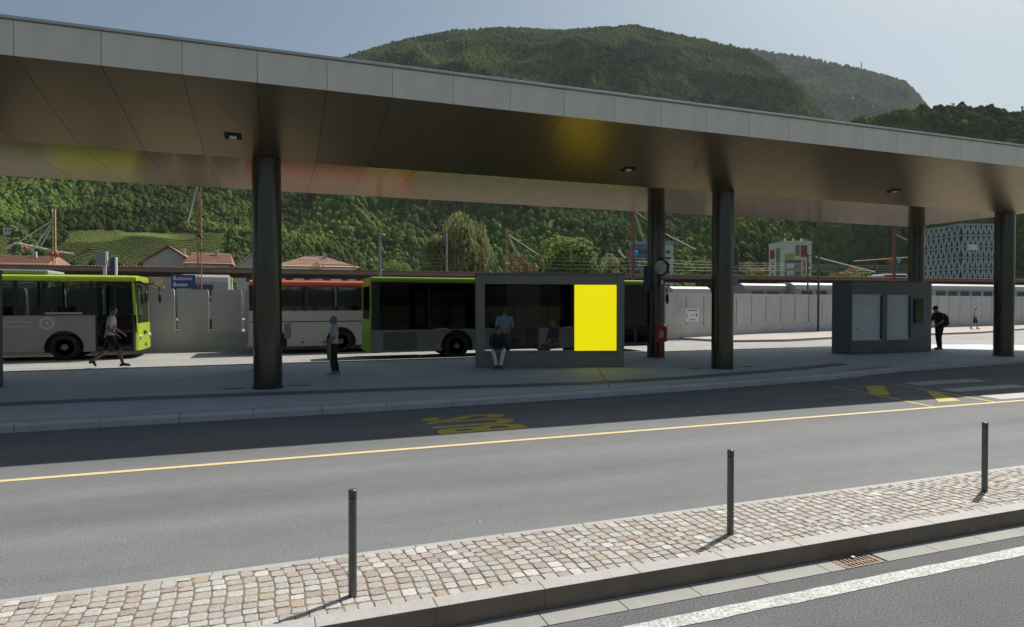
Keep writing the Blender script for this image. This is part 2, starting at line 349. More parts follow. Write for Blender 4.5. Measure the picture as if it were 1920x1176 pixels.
def settmat():
    m = bpy.data.materials.new('sett_stone'); m.use_nodes = True; t = m.node_tree; L = t.links.new; b = t.nodes['Principled BSDF']; b.inputs['Roughness'].default_value = .75
    oi = t.nodes.new('ShaderNodeObjectInfo'); at_ = t.nodes.new('ShaderNodeAttribute'); at_.attribute_name = 'rnd'
    ad = t.nodes.new('ShaderNodeMath'); ad.operation = 'ADD'; L(oi.outputs['Random'], ad.inputs[0]); L(at_.outputs['Fac'], ad.inputs[1])
    fr = t.nodes.new('ShaderNodeMath'); fr.operation = 'FRACT'; L(ad.outputs[0], fr.inputs[0])
    cr = t.nodes.new('ShaderNodeValToRGB'); cr.color_ramp.interpolation = 'CONSTANT'
    cols = [(0,(.345,.34,.315)),(.16,(.39,.38,.355)),(.30,(.345,.305,.28)),(.46,(.425,.415,.385)),(.56,(.30,.265,.245)),(.68,(.375,.36,.325)),(.80,(.365,.325,.29)),(.93,(.50,.48,.445)),(.97,(.36,.30,.225))]
    e = cr.color_ramp.elements; e[0].position = 0; e[0].color = (*cols[0][1],1); e[1].position = cols[1][0]; e[1].color = (*cols[1][1],1)
    for p, c in cols[2:]: q = e.new(p); q.color = (*c,1)
    L(fr.outputs[0], cr.inputs[0])
    g = t.nodes.new('ShaderNodeNewGeometry'); n = t.nodes.new('ShaderNodeTexNoise'); n.inputs['Scale'].default_value = 45; n.inputs['Detail'].default_value = 5; L(g.outputs['Position'], n.inputs['Vector'])
    mr = t.nodes.new('ShaderNodeMapRange'); mr.inputs['From Min'].default_value=.3; mr.inputs['From Max'].default_value=.7; mr.inputs['To Min'].default_value = .82; mr.inputs['To Max'].default_value = 1.15; L(n.outputs[0], mr.inputs[0])
    vm = t.nodes.new('ShaderNodeVectorMath'); vm.operation = 'SCALE'; L(cr.outputs[0], vm.inputs[0]); L(mr.outputs[0], vm.inputs['Scale']); L(vm.outputs[0], b.inputs['Base Color'])
    bp = t.nodes.new('ShaderNodeBump'); bp.inputs['Strength'].default_value = .35; bp.inputs['Distance'].default_value = .01; L(n.outputs[0], bp.inputs['Height']); L(bp.outputs[0], b.inputs['Normal'])
    return m
m_sett = settmat()
setts = []
x = -3.2
while x < 12.5:
    wx = random.uniform(.088, .112); y = 4.155; skew = .035*math.sin(x*.7)
    while y < 5.075:
        ly = random.uniform(.078, .118)
        if 5.083 - (y + ly) < .05: ly = 5.083 - y
        cx_ = x + wx/2 + (y-4.6)*(-.10 + skew) + .018*math.sin(y*7+x)
        setts.append((cx_, y + ly/2, wx - .009, ly - .009, random.uniform(.1325, .137), random.uniform(-.05, .05)))
        y += ly
    x += wx
bolls = [(.47, 4.38), (3.62, 4.46), (6.95, 4.57)]
setts = [s for s in setts if all((s[0]-bx)**2 + (s[1]-by)**2 > .045**2 for bx, by in bolls)]
def sett_px(s):
    d = Vector((s[0], s[1], .13-CAMH)).dot(cF); X, Y = proj((s[0], s[1], .13))
    return s[2]*s[3]/d**3 if -20 < X < 1940 and Y < 1190 else 0
setts.sort(key=sett_px, reverse=True)
sms = []
for vs, fs in SETT:
    me = bpy.data.meshes.new('sett'); me.from_pydata(vs, [], fs); me.materials.append(m_sett); sms.append(me)
for i, s in enumerate(setts[:300]):
    inst('sett', sms[i % 6], island, (s[0], s[1], s[4]-.04), s[5], (s[2], s[3], .04))
mb = MB(); rv = []
for i, s in enumerate(setts[300:]):
    vs, fs = SETT[i % 6]; c, n_ = math.cos(s[5]), math.sin(s[5]); q = random.random()
    mb.add([(s[0] + (a*s[2])*c - (b*s[3])*n_, s[1] + (a*s[2])*n_ + (b*s[3])*c, s[4]-.04+.04*z) for a, b, z in vs], fs); rv += [q]*len(vs)
so = mb.build('setts', m_sett, island); so['kind'] = 'stuff'
at_ = so.data.attributes.new('rnd', 'FLOAT', 'POINT'); at_.data.foreach_set('value', rv)
# gutter slabs and grate hole
gut = tag(B(-7.5, 16, 3.80, 3.999, -.03, -.004).build('gutter_bed', m_mortar), kind='structure')
x = -7.35
while x < 16:
    L = .60
    if not (x < 4.45 < x + L): 
        x0, x1 = x, x + L
        if x0 < 4.21 < x1: x1 = 4.21
        if x0 < 4.62 < x1: x0 = 4.62
        B(-(x1-x0)/2+.004, (x1-x0)/2-.004, 3.803, 3.996, -.003, .004).build('gutter_slab', m_slab, gut, loc=((x0+x1)/2, 0, 0))
    else:
        for x0, x1 in ((x, 4.21), (4.62, x + L)):
            if x1 - x0 > .05: B(-(x1-x0)/2+.004, (x1-x0)/2-.004, 3.803, 3.996, -.003, .004).build('gutter_slab', m_slab, gut, loc=((x0+x1)/2, 0, 0))
    x += L
# ---- platform
front = [(-30,12.5),(-4,12.5),(2,12.52),(6,12.66),(10,12.95),(14.2,13.4),(16.2,13.85),(18,14.25),(21,14.55),(25,14.95),(29,15.5),(32,16.5),(33.6,18)]
back = [(33,19.4),(31,20.8),(27,22.0),(22,22.35),(-30,22.35)]
platform = tag(sheet('platform', [(x, y+.28 if i < 12 else y) for i,(x,y) in enumerate(front)] + back, .146, m_plat, thick=.3), kind='structure')
def lerp_poly(P, step):
    out = []
    for (x0,y0),(x1,y1) in zip(P[:-1], P[1:]):
        L = math.hypot(x1-x0,y1-y0); n = max(1, round(L/step))
        for k in range(n): out.append(((x0+(x1-x0)*k/n, y0+(y1-y0)*k/n),(x0+(x1-x0)*(k+1)/n, y0+(y1-y0)*(k+1)/n)))
    return out
m_pkerb = M('platform_kerb', (.46, .455, .44), .75, var=.12, scale=2, coords='World', speck=.12, speckscale=80)
for (a, b) in lerp_poly(front, 1.2):
    L = math.hypot(b[0]-a[0], b[1]-a[1]); ang = math.atan2(b[1]-a[1], b[0]-a[0])
    MB().prism([(0,-.1),(0,.10),(.05,.15),(.285,.15),(.285,-.1)], -L/2+.004, L/2-.004, 'x').build('kerb_stone', m_pkerb, platform, bevel=.006, loc=((a[0]+b[0])/2, (a[1]+b[1])/2, 0), rotz=ang)
def ribbon(pts, w, z, name, mat, parent):
    mb = MB()
    for (x0,y0),(x1,y1) in zip(pts[:-1], pts[1:]): mb.quad((x0,y0-w/2,z),(x1,y1-w/2,z),(x1,y1+w/2,z),(x0,y0+w/2,z))
    return mb.build(name, mat, parent)
ribbon([(-30,15.0),(-3,14.95),(3,14.45),(7,13.95),(10,14.1),(14.5,14.9),(17,15.6)], .55, .1505, 'tactile_strip', m_tact, platform)
patch([(14.95,13.75),(15.6,14.15),(18.0,14.75),(17.6,14.3),(16.2,14.15)][:4], 'tactile_patch', m_tact_y, platform, .1512)
patch([(7.2,13.1),(7.24,13.1),(9.0,17.0),(8.96,17.0)], 'platform_joint', m_tact, platform, .1508)
ribbon([(-30,21.9),(20,21.9)], .25, .1505, 'rear_strip', m_tact, platform)
def slot_grate(x, y):
    o = thing('floor_grate', None, 'grate', (x, y, .1475))
    B(-.24,.24,-.07,.07,0,.005).build('frame', m_tact, o)
    for k in range(7): B(-.2+k*.06,-.165+k*.06,-.05,.05,.0052,.0075).build('slot', m_dark, o)
    return o
GR = [(-.9,15.86,'left of the nearest column, at its foot'),(.52,15.92,'right of the nearest column, at its foot'),(-1.0,22.05,'by the sunlit platform edge behind the nearest column'),(11.7,16.0,'left of the second front column'),(13.5,15.9,'right of the second front column')]
for x, y, l in GR: slot_grate(x, y)['label'] = 'flat dark floor grate ' + l
# ---- far pavement by the wall
pavement = tag(sheet('pavement', [(22.5,28.0),(26,27.5),(30.2,28.5),(45.5,30.3),(60,34.6),(80,39),(80,43),(51,38),(35,35.4),(29.8,34.2),(21.5,31.4)], .12, m_pave, thick=.2), kind='structure')

# ================================================================== CANOPY
SX0, SP = -3.82 - 1.177*18, 1.177
NS = 43
canopy = thing('station_canopy', 'long bronze metal canopy with panelled fascia over the bus platform', 'canopy', (0,0,0))
ZF, ZB, YF, Y1, Y2, YB, ZT = 5.955, 5.36, 12.13, 15.72, 20.0, 24.2, 6.50
ZBK = ZB + .169*(YB-Y2)
w = SP - .010
def panel(pts, t=.03):
    mb = MB(); mb.hexa(pts, [(p[0], p[1], p[2]+t) for p in pts]); me = mb.mesh('p'); return me
g = .004
p_fas = B(g, SP-g, YF, YF+.03, ZF-.002, ZT).mesh('fascia_panel'); p_fas.materials.append(m_fascia)
p_fr = panel([(g,YF+.001,ZF),(SP-g,YF+.001,ZF),(SP-g,Y1-.003,ZB),(g,Y1-.003,ZB)]); p_fr.materials.append(m_soffit_w)
p_fl = panel([(g,Y1+.003,ZB),(SP-g,Y1+.003,ZB),(SP-g,Y2-.003,ZB),(g,Y2-.003,ZB)]); p_fl.materials.append(m_soffit)
p_bk = panel([(g,Y2+.003,ZB),(SP-g,Y2+.003,ZB),(SP-g,YB,ZBK),(g,YB,ZBK)]); p_bk.materials.append(m_soffit)
p_fb = B(g, SP-g, YB, YB+.03, ZBK, ZT).mesh('rear_fascia_panel'); p_fb.materials.append(m_fascia)
for k in range(NS):
    X = SX0 + k*SP
    inst('fascia_panel', p_fas, canopy, (X,0,0)); inst('soffit_panel', p_fr, canopy, (X,0,0)); inst('soffit_panel', p_fl, canopy, (X,0,0))
    inst('soffit_panel', p_bk, canopy, (X,0,0)); inst('rear_fascia_panel', p_fb, canopy, (X,0,0))
XE = SX0 + NS*SP
XR = 33.0
def poly3(name, pts, mat): return MB().add(pts, [tuple(range(len(pts)))]).build(name, mat, canopy)
poly3('end_soffit', [(XE,Y1,ZB),(XE,YF,ZF),(XR,YF,6.35)], m_soffit)
poly3('end_soffit', [(XE,Y1,ZB),(XR,YF,6.35),(XR,19.6,6.35),(XE,Y2,ZB)], m_soffit)
poly3('end_soffit', [(XE,Y2,ZB),(XR,19.6,6.35),(27.4,YB,ZBK),(XE,YB,ZBK)], m_soffit)
poly3('end_fascia', [(XE,YF,ZF),(XR,YF,6.35),(XR,YF,ZT),(XE,YF,ZT)], m_fascia)
poly3('end_fascia', [(XR,YF,6.35),(XR,19.6,6.35),(XR,19.6,ZT),(XR,YF,ZT)], m_fascia)
poly3('end_fascia', [(XR,19.6,6.35),(27.4,YB,ZBK),(27.4,YB,ZT),(XR,19.6,ZT)], m_fascia)
poly3('end_fascia', [(27.4,YB,ZBK),(XE,YB,ZBK),(XE,YB,ZT),(27.4,YB,ZT)], m_fascia)
MB().prism([(SX0,YF+.035),(XR-.02,YF+.035),(XR-.02,19.6),(27.4,YB-.02),(SX0,YB-.02)], ZT-.03, ZT+.012, 'z').build('roof_sheet', m_cap, canopy, fix=True)
B(SX0, XR, YF-.055, YF+.12, ZT+.014, ZT+.062).build('edge_cap', m_cap, canopy, bevel=.012)
for cx_, cy_ in ((-12.9,15.78),(-.19,15.78),(12.48,15.78),(25.2,15.96),(-12.6,20.0),(-.32,20.0),(12.9,20.0),(26.0,20.05)):
    c = MB().tube((0,0,.14),(0,0,ZB+ (0.02)),.315,.315,40).build('column', m_col, canopy, loc=(cx_, cy_, 0))
    MB().lathe([(.318,0),(.345,0),(.345,.02),(.318,.02)], (0,0,.147), n=40).build('base_ring', m_black, c)
sl = (ZF-ZB)/(Y1-YF)
def on_slope(x, y):
    q = ray(x, y); t = (ZB + sl*Y1 - CAMH)/(q.z + sl*q.y); return Vector((0,0,CAMH)) + q*t
for px, py in ((437,255),(1178,317),(1676,358)):
    P = on_slope(px, py); a = -math.atan(sl)
    d = thing('downlight', None, None, P); del_ = [k for k in d.keys()]
    d.parent = canopy; d.rotation_euler.x = a
    fr_ = B(-.17,.17,-.15,.15,-.012,.02).build('frame', m_black, d)
    B(-.15,.15,-.13,.13,-.016,-.0125).build('recess', m_dark, d)
    MB().box(-.07,.07,-.055,.055,-.05,-.0165).build('lamp_lens', m_lamp, d, bevel=.01)
P = on_slope(1303, 318)
sc = thing('security_camera', 'small grey security camera under the canopy right of the clock column', 'camera', P); sc.scale = (.7,)*3
MB().tube((0,0,.02),(0,0,-.14),.02,.02,10).build('stem', m_lgrey, sc)
MB().bar((-.02,.02,-.16),(.10,-.16,-.21),.07,.06).build('housing', m_lgrey, sc, bevel=.008)
MB().tube((.095,-.152,-.208),(.105,-.17,-.213),.022,.022,12).build('lens', m_black, sc)

# ================================================================== BOLLARDS, GRATE
for i, (bx, by) in enumerate(bolls):
    b = thing('bollard', ['slim dark grey bollard on the setts, nearest and furthest left','slim dark grey bollard on the setts, middle of the three','slim dark grey bollard on the setts, furthest right'][i], 'bollard', (bx, by, .13), 0, 'bollards along the sett island')
    b.rotation_euler.y = (.004, 0, -.004)[i]
    MB().tube((0,0,-.06),(0,0,.665),.028,.028,24).build('post', M('bollard_paint', (.115,.118,.118), .42, metal=.3, var=.15, scale=5), b)
    MB().lathe([(.0255,.665),(.0255,.673),(.028,.673)], n=24).build('groove', m_black, b)
    MB().lathe([(.028,.673),(.0285,.70),(.0285,.712),(.026,.72),(.012,.7225)], n=24).build('cap', M('bollard_cap', (.09,.10,.10), .35, metal=.4), b)
m_grate = M('rusty_iron', (.27, .20, .145), .75, metal=.2, var=.25, scale=12, bump=.3, bscale=80)
gr = thing('drain_grate', 'rusty iron drain grate in the gutter beside the kerb', 'grate', (4.415, 3.90, 0))
B(-.2,.2,-.098,.098,-.03,-.02).build('pit', m_dark, gr)
for a in ((-.2,.2,-.098,-.082),(-.2,.2,.085,.098),(-.2,-.17,-.082,.085),(.17,.2,-.082,.085),(-.17,.17,-.03,-.018)):
    B(a[0],a[1],a[2],a[3],-.02,.006).build('frame', m_grate, gr)
for k in range(9): B(-.158+k*.04,-.140+k*.04,-.0815,.0845,-.018,.0045).build('bar', m_grate, gr)
MB().ell((.02,.05,.012),.022,.016,.008,8,5).build('litter', m_white).location = gr.location
o = bpy.data.objects['litter']; tag(o, 'crumpled white scrap of paper lying on the drain grate', 'litter')
o2 = MB().ell((0,0,0),.014,.010,.004,7,4).build('litter', m_white, loc=onz(899,979,.006)); tag(o2, 'tiny white scrap of litter on the sunlit bus lane', 'litter')

# ================================================================== SHELTERS AND KIOSKS
A0 = Vector((5.60, 18.38, .15)); A1 = Vector((9.93, 17.12, .15)); ang = math.atan2(A1.y-A0.y, A1.x-A0.x); LW = (A1-A0).length
sh = thing('waiting_shelter', 'grey steel bus shelter with glass back and long bench, yellow poster at its right', 'shelter', A0, ang)
HT, DP = 2.79, 1.5
for x0, x1 in ((0,.27),(LW-.24,LW)): B(x0,x1,0,.16,0,HT-.002).build('front_post', m_kiosk, sh, bevel=.015)
for x0, x1 in ((0,.14),(LW-.14,LW)): B(x0,x1,DP-.12,DP,0,HT-.002).build('rear_post', m_kiosk, sh, bevel=.01)
B(.271,LW-.241,.01,.15,2.51,HT-.004).build('lintel', m_kiosk, sh, bevel=.006)
B(-.02,LW+.02,-.02,DP+.02,HT,HT+.07).build('roof', m_kiosk, sh, bevel=.02)
B(1.6,2.9,.3,1.1,HT+.071,HT+.10).build('roof_reflection', m_lgrey, sh, bevel=.01)  # pale plate added in place of a reflection on the roof
B(.271,LW-.241,.03,.09,0,.44).build('base_panel', m_kiosk, sh)
B(.271,LW-.241,.0,.46,.445,.485).build('bench', M('bench_steel',(.20,.20,.19),.5,metal=.3,var=.1), sh, bevel=.008)
for x0 in (.145, 1.25, 2.35, 3.45):
    x1 = min(x0+1.09, LW-.15)
    B(x0+.01,x1-.01,DP-.06,DP-.05,.25,2.55).build('glass_pane', m_glass_clear, sh)
for x0 in (0.02, LW-.04): B(x0,x0+.012,.165,DP-.125,.25,2.5).build('glass_pane', m_glass_clear, sh)
B(.145,LW-.145,DP-.1,DP-.02,.08,.245).build('rear_rail', m_kiosk, sh)
B(.145,LW-.145,DP-.1,DP-.02,2.56,HT-.004).build('rear_lintel', m_kiosk, sh)
PX0, PX1 = 2.98, 4.28
pf = B(PX0-.03,PX1+.015,.015,.075,.487,2.508).build('poster_frame', m_kiosk2, sh)
B(PX0,PX1-.015,.006,.0145,.50,2.495).build('poster', m_poster, sh)['label'] = 'plain bright yellow poster with added glow'
# right kiosk
K0 = Vector((20.42, 18.35, .15))
kk = thing('information_kiosk', 'dark steel information kiosk with two white timetable boards and a screen', 'kiosk', K0)
KL, KH, KD = at(1748,600,18.5).x-20.42, 2.76, 1.5
kpoly = [(0,0),(KL-.25,0),(KL,.25),(KL,KD),(.80,KD),(-.38,.55)]
MB().prism(kpoly, 0, .50, 'z').build('base', m_kiosk2, kk, bevel=.02, fix=True)
MB().prism(kpoly, 2.28, KH, 'z').build('header', m_kiosk2, kk, bevel=.02, fix=True)
MB().hexa([(-.2,.7,.502),(-.02,.3,.502),(.1,.6,.502),(.78,KD-.02,.502)],[(-.2,.7,2.278),(-.02,.3,2.278),(.1,.6,2.278),(.78,KD-.02,2.278)]).build('side_panel', m_kiosk2, kk)
B(-.02,.06,.003,.3,.502,2.278).build('post', m_kiosk2, kk)
B(1.60,1.84,.003,.3,.502,2.278).build('post', m_kiosk2, kk)
B(3.10,KL-.25,.003,.3,.502,2.278).build('post', m_kiosk2, kk)
MB().hexa([(-.375,.553,.502),(-.02,.03,.502),(-.02,.3,.502),(-.2,.7,.502)],[(-.375,.553,2.278),(-.02,.03,2.278),(-.02,.3,2.278),(-.2,.7,2.278)]).build('corner_panel', m_kiosk2, kk)
MB().hexa([(KL-.25,.002,.502),(KL-.002,.25,.502),(KL-.002,.5,.502),(KL-.25,.3,.502)],[(KL-.25,.002,2.278),(KL-.002,.25,2.278),(KL-.002,.5,2.278),(KL-.25,.3,2.278)]).build('corner_panel', m_kiosk2, kk)
B(.85,KL-.01,.75,KD-.02,.502,2.278).build('core', m_kiosk2, kk)
for bx0, bx1 in ((.07,1.59),(1.85,3.09)):
    b = B(bx0,bx1,.10,.13,.505,2.27).build('timetable_board', m_board, kk)
    for a in ((bx0-.018,bx1+.018,.505,.545),(bx0-.018,bx1+.018,2.235,2.275),):
        B(a[0],a[1],.03,.099,a[2],a[3]).build('frame', m_lgrey, b)
    rw = 0
    for zz in [2.15-.062*i for i in range(26)]:
        rw += 1
        if rw in (6, 11, 12, 19): continue
        wd = random.uniform(.25, .9)*(bx1-bx0-.2); mm = M('print_grey', (.63,.64,.64), .7) if rw != 20 else m_black
        if rw == 20: wd = .34
        B(bx0+.1+(.14 if rw==20 else 0), bx0+.1+wd, .0965,.0995, zz-.010, zz+.010).build('print_line', mm, b)
    B(bx0,bx1,.035,.04,.55,2.23).build('glass_pane', m_glass_clear, b)
sb = B(3.28,3.76,-.04,.0-.001,1.14,2.12).build('screen_box', m_black, kk, bevel=.01)
B(3.31,3.73,-.045,-.0405,1.18,2.08).build('screen', m_screen, sb)
# left kiosk, only its edge in view
lk = thing('information_kiosk', 'dark grey kiosk cut off by the left edge, in front of the lime bus', 'kiosk', (-5.93, 17.95, .15))
MB().prism([(-4.0,0),(0,0),(-.55,1.5),(-4.0,1.5)], 0, 2.62, 'z').build('body', m_kiosk2, lk, bevel=.03, fix=True)
MB().prism([(-4.05,-.03),(.02,-.03),(-.55,1.53),(-4.05,1.53)], 2.621, 2.70, 'z').build('roof', m_kiosk2, lk, bevel=.02)
B(-1.6,-.3,-.02,-.002,.5,2.2).build('timetable_board', m_board, lk)

# clock, signs and red box by the back column
cl = thing('platform_clock', 'round white faced clock in black case on the rear column', 'clock', (13.19, 19.62, 0))
cz = at(1244, 502, 19.55).z
cp = at(1241, 502, 19.55); cl.location = (cp.x, 19.55, cz); cl.rotation_euler.z = R(-158)
MB().lathe([(.0,-.075),(.27,-.075),(.29,-.05),(.29,.05),(.27,.075),(.0,.075)], axis='x', n=36).build('case', m_black, cl)
for s_ in (-1, 1):
    f = MB().lathe([(.0,s_*.077),(.255,s_*.077),(.255,s_*.0785),(.0,s_*.0785)], axis='x', n=36).build('face', m_white, cl)
    MB().bar((s_*.0805,0,0),(s_*.0805,.06,.15),.02,.004).build('hand', m_black, f)
    MB().bar((s_*.0805,0,0),(s_*.0805,-.12,.02),.016,.004).build('hand', m_black, f)
MB().bar((0,0,.28),(0,.0,.36),.05).build('bracket', m_black, cl)
MB().bar((0,0,.34),(-.22,.24,.34),.04).build('bracket', m_black, cl)
rb = thing('red_ticket_validator', 'red box with pale label on a red post beside the clock column', 'box', (at(1240,640,19.4).x, 19.45, .15), R(-20))
B(-.05,.05,-.03,.03,0,.62).build('post', m_redbox, rb, bevel=.008)
B(-.12,.12,-.12,.12,0,.015).build('foot_plate', m_redbox, rb)
bxx = B(-.21,.21,-.10,.10,.58,1.12).build('box', m_redbox, rb, bevel=.02)
MB().prism([(-.09,.74),(.02,.70),(.10,.80),(.07,.98),(-.06,1.0)], -.103, -.101, 'y').build('label', M('pale_label',(.40,.40,.36),.6,var=.3,scale=9), bxx)
MB().tube((-.14,-.1,.66),(-.14,-.115,.66),.02,.02,10).build('button', m_lgrey, bxx)
def blade(name, label, px0, px1, py0, py1, Y, mat, txt=None):
    a = at(px0, py0, Y); b = at(px1, py1, Y); t = thing(name, label, 'sign', (a.x, Y, b.z))
    w_, h_ = b.x-a.x, a.z-b.z
    p = B(0,w_,-.02,.02,0,h_).build('panel', mat, t, bevel=.004)
    return t, w_, h_
t, w_, h_ = blade('platform_sign', 'tall narrow blue platform sign on the left of the clock column', 1207,1217,498,545,19.9,m_blue)
B(w_,w_+.10,-.01,.01,h_*.8,h_*.84).build('bracket', m_black, t)
t, w_, h_ = blade('platform_sign', 'small blue square sign on the clock column below the clock', 1236,1246,524,536,19.55,m_blue); B(w_*.3,w_*.7,-.0225,-.0205,h_*.15,h_*.85).build('digit', m_white, t)
B(w_*.3,w_*.7,.021,.30,h_*.4,h_*.6).build('bracket', m_black, t)
t, w_, h_ = blade('platform_sign', 'blue notice panel standing out from the second front column', 1362,1383,472,534,15.72,M('sign_slate',(.045,.075,.13),.5,var=.2,scale=6))
for k in range(5): B(w_*.45,w_*.92,-.0225,-.0205,h_*(.08+.11*k),h_*(.12+.11*k)).build('print_line', m_lgrey, t)
B(w_*.42,w_*.98,-.0245,-.0225,h_*.02,h_*.30).build('white_notice', M('notice_grey',(.22,.23,.24),.6), t)
# ================================================================== PEOPLE
def mskin(n, c): return M(n, c, .6, spec=.3)
SK = mskin('skin', (.36, .20, .14)); SK2 = mskin('skin_tan', (.32, .165, .10))
def remesh(o, vox, sm=4):
    r = o.modifiers.new('remesh', 'REMESH'); r.mode = 'VOXEL'; r.voxel_size = vox; r.use_smooth_shade = True
    s_ = o.modifiers.new('smooth', 'SMOOTH'); s_.iterations = sm; s_.factor = .5
def person(label, loc, rotz, J, skin, hairc, top, bottom, shoes, scale=1., sleeve=.45, legs='trousers', hair='short', lean=0.):
    """J: joint positions; local x forward, y left, z up, figure 1.75 tall"""
    V = lambda k: Vector(J[k])
    P = thing('person', label, 'person', loc, rotz); P.scale = (scale,)*3
    pel, che, nk, hd = V('pelvis'), V('chest'), V('neck'), V('head')
    def torso(mb, g, low=True):
        a = pel; mids = [pel+(che-pel)*t for t in (0,.35,.7,1.0)]
        sh_ = (V('sh_l')-V('sh_r')); yaxis = sh_.normalized(); 
        rad = [(.115,.165),(.10,.145),(.115,.165),(.11,.165)]
        zt = (che-pel).normalized(); xa = yaxis.cross(zt).normalized()
        n = 16; rings = []
        pts = [(pel - zt*.10, .095, .15)] if low else []
        pts += [(m_, r[0], r[1]) for m_, r in zip(mids, rad)] + [(nk - zt*.045, .085, .15), (nk, .06, .075)]
        vs = []; fs = []
        for c, rx, ry in pts:
            for i in range(n):
                t = 2*math.pi*i/n; vs.append(c + xa*math.cos(t)*(rx+g) + yaxis*math.sin(t)*(ry+g))
        for k in range(len(pts)-1):
            for i in range(n): fs.append((k*n+i, k*n+(i+1)%n, (k+1)*n+(i+1)%n, (k+1)*n+i))
        mb.add(vs, fs, True); mb.add(vs[:n], [tuple(range(n-1,-1,-1))]); mb.add(vs[-n:], [tuple(range(n))])
        for s_ in 'lr': mb.ell(V('sh_'+s_) + (che-V('sh_'+s_))*.12, .062+g, .062+g, .065+g, 10, 6)
    mb = MB(); torso(mb, 0)
    mb.caps(nk - Vector((0,0,.03)), hd - Vector((.01,0,.07)), .056, .052)
    fw = Vector((1,0,0)); 
    if 'look' in J: fw = Vector(J['look']).normalized()
    lf = Vector((0,0,1)).cross(fw).normalized(); up = fw.cross(lf)
    RM = Matrix((fw, lf, up)).transposed()
    mb.ell(hd, .098, .076, .112, 16, 12, RM); mb.ell(hd + RM @ Vector((.028,0,-.06)), .062, .056, .055, 12, 8, RM)
    mb.ell(hd + RM @ Vector((.098,0,-.012)), .018, .013, .026, 8, 6, RM); mb.ell(hd + RM @ Vector((.078,0,-.062)), .018, .024, .012, 8, 6, RM)
    for s_ in (-1,1):
        mb.ell(hd + RM @ Vector((-.005,s_*.077,-.005)), .022, .012, .032, 8, 6, RM)
    for s_ in 'lr':
        sh_, el_, wr_ = V('sh_'+s_), V('el_'+s_), V('wr_'+s_)
        mb.caps(sh_, el_, .050, .040); mb.caps(el_, wr_, .040, .027)
        d = (wr_ - el_).normalized(); sd = d.cross(Vector((0,0,1)));  sd = sd.normalized() if sd.length > .2 else Vector((0,1,0)); nm = sd.cross(d)
        pc = wr_ + d*.055; mb.ell(pc, .048, .040, .020, 10, 6, Matrix((d, sd, nm)).transposed())
        for k, (off, ln) in enumerate(((-.030,.062),(-.010,.075),(.010,.070),(.029,.055))):
            b0 = pc + d*.035 + sd*off; b1 = b0 + d*ln*.5 + nm*(-.008); b2 = b1 + d*ln*.42 + nm*(-.022)
            mb.caps(b0, b1, .0105, .010, 7); mb.caps(b1, b2, .010, .0085, 7)
        t0 = wr_ + d*.03 + sd*(.03); mb.caps(t0, t0 + d*.035 + sd*.022, .012, .0105, 7); mb.caps(t0 + d*.035 + sd*.022, t0 + d*.062 + sd*.024 - nm*.012, .0105, .009, 7)
        hp, kn, an, to = V('hip_'+s_), V('kn_'+s_), V('an_'+s_), V('to_'+s_)
        mb.caps(hp, kn, .085, .056); mb.caps(kn, kn + (an-kn)*.35, .054, .056); mb.caps(kn + (an-kn)*.35, an, .056, .038)
        mb.caps(an, to, .04, .03); mb.caps(an + (an-to).normalized()*.035 - Vector((0,0,.03)), an, .035, .038)
    body = mb.build('body', skin, P); remesh(body, .0105, 2)
    # hair
    hb = MB(); c = hd + RM @ Vector((-.018,0,.022))
    if hair == 'short': hb.ell(c, .098, .084, .106, 16, 10, RM); cut = .0
    if hair == 'bob': hb.ell(hd + RM @ Vector((-.022,0,.018)), .104, .092, .112, 16, 10, RM); hb.ell(hd + RM @ Vector((-.045,0,-.05)), .065, .080, .07, 12, 8, RM)
    if hair == 'cap':
        hb.ell(hd + RM @ Vector((-.004,0,.035)), .106, .086, .088, 16, 10, RM); hb.ell(hd + RM @ Vector((.115,0,.035)), .06, .062, .012, 12, 6, RM)
    ho = hb.build('hair' if hair != 'cap' else 'cap', hairc, P); remesh(ho, .012, 2)
    # keep the face free of hair: eyes and brow as small meshes
    for s_ in (-1,1):
        MB().ell(hd + RM @ Vector((.089,s_*.030,.008)), .010, .013, .008, 8, 6, RM).build('eye', m_black, P)
    # shirt
    mb = MB(); torso(mb, .014); mb.caps(nk - Vector((0,0,.04)), nk, .075, .066)
    for s_ in 'lr':
        sh_, el_, wr_ = V('sh_'+s_), V('el_'+s_), V('wr_'+s_)
        if sleeve <= 1: e = sh_ + (el_-sh_)*sleeve*1.25; mb.caps(sh_, e, .064, .060)
        else: mb.caps(sh_, el_, .066, .056); mb.caps(el_, wr_, .056, .042)
    so_ = mb.build('shirt', top, P); remesh(so_, .013, 3)
    mb = MB(); hc = (V('hip_l')+V('hip_r'))/2
    mb.ell(hc + Vector((0,0,.03)), .125, .178, .12, 16, 10)
    for s_ in 'lr':
        hp, kn, an = V('hip_'+s_), V('kn_'+s_), V('an_'+s_)
        mb.caps(hp, kn if legs == 'trousers' else hp+(kn-hp)*.86, .10, .074 if legs == 'trousers' else .088)
        if legs == 'trousers': mb.caps(kn, an + (kn-an)*.12, .074, .058)
    remesh(mb.build('trousers' if legs == 'trousers' else 'shorts', bottom, P), .013, 3)
    for s_ in 'lr':
        an, to = V('an_'+s_), V('to_'+s_); d = (to-an); d.z = 0; d = d.normalized() if d.length > .01 else Vector((1,0,0))
        mb = MB(); heel = an - d*.045; heel.z = an.z-.035; tip = Vector(to)
        mb.caps(heel, an + d*.03 - Vector((0,0,.012)), .043, .046); mb.caps(an + d*.03 - Vector((0,0,.02)), tip, .045, .035); remesh(mb.build('shoe', shoes, P), .011, 2)
    return P
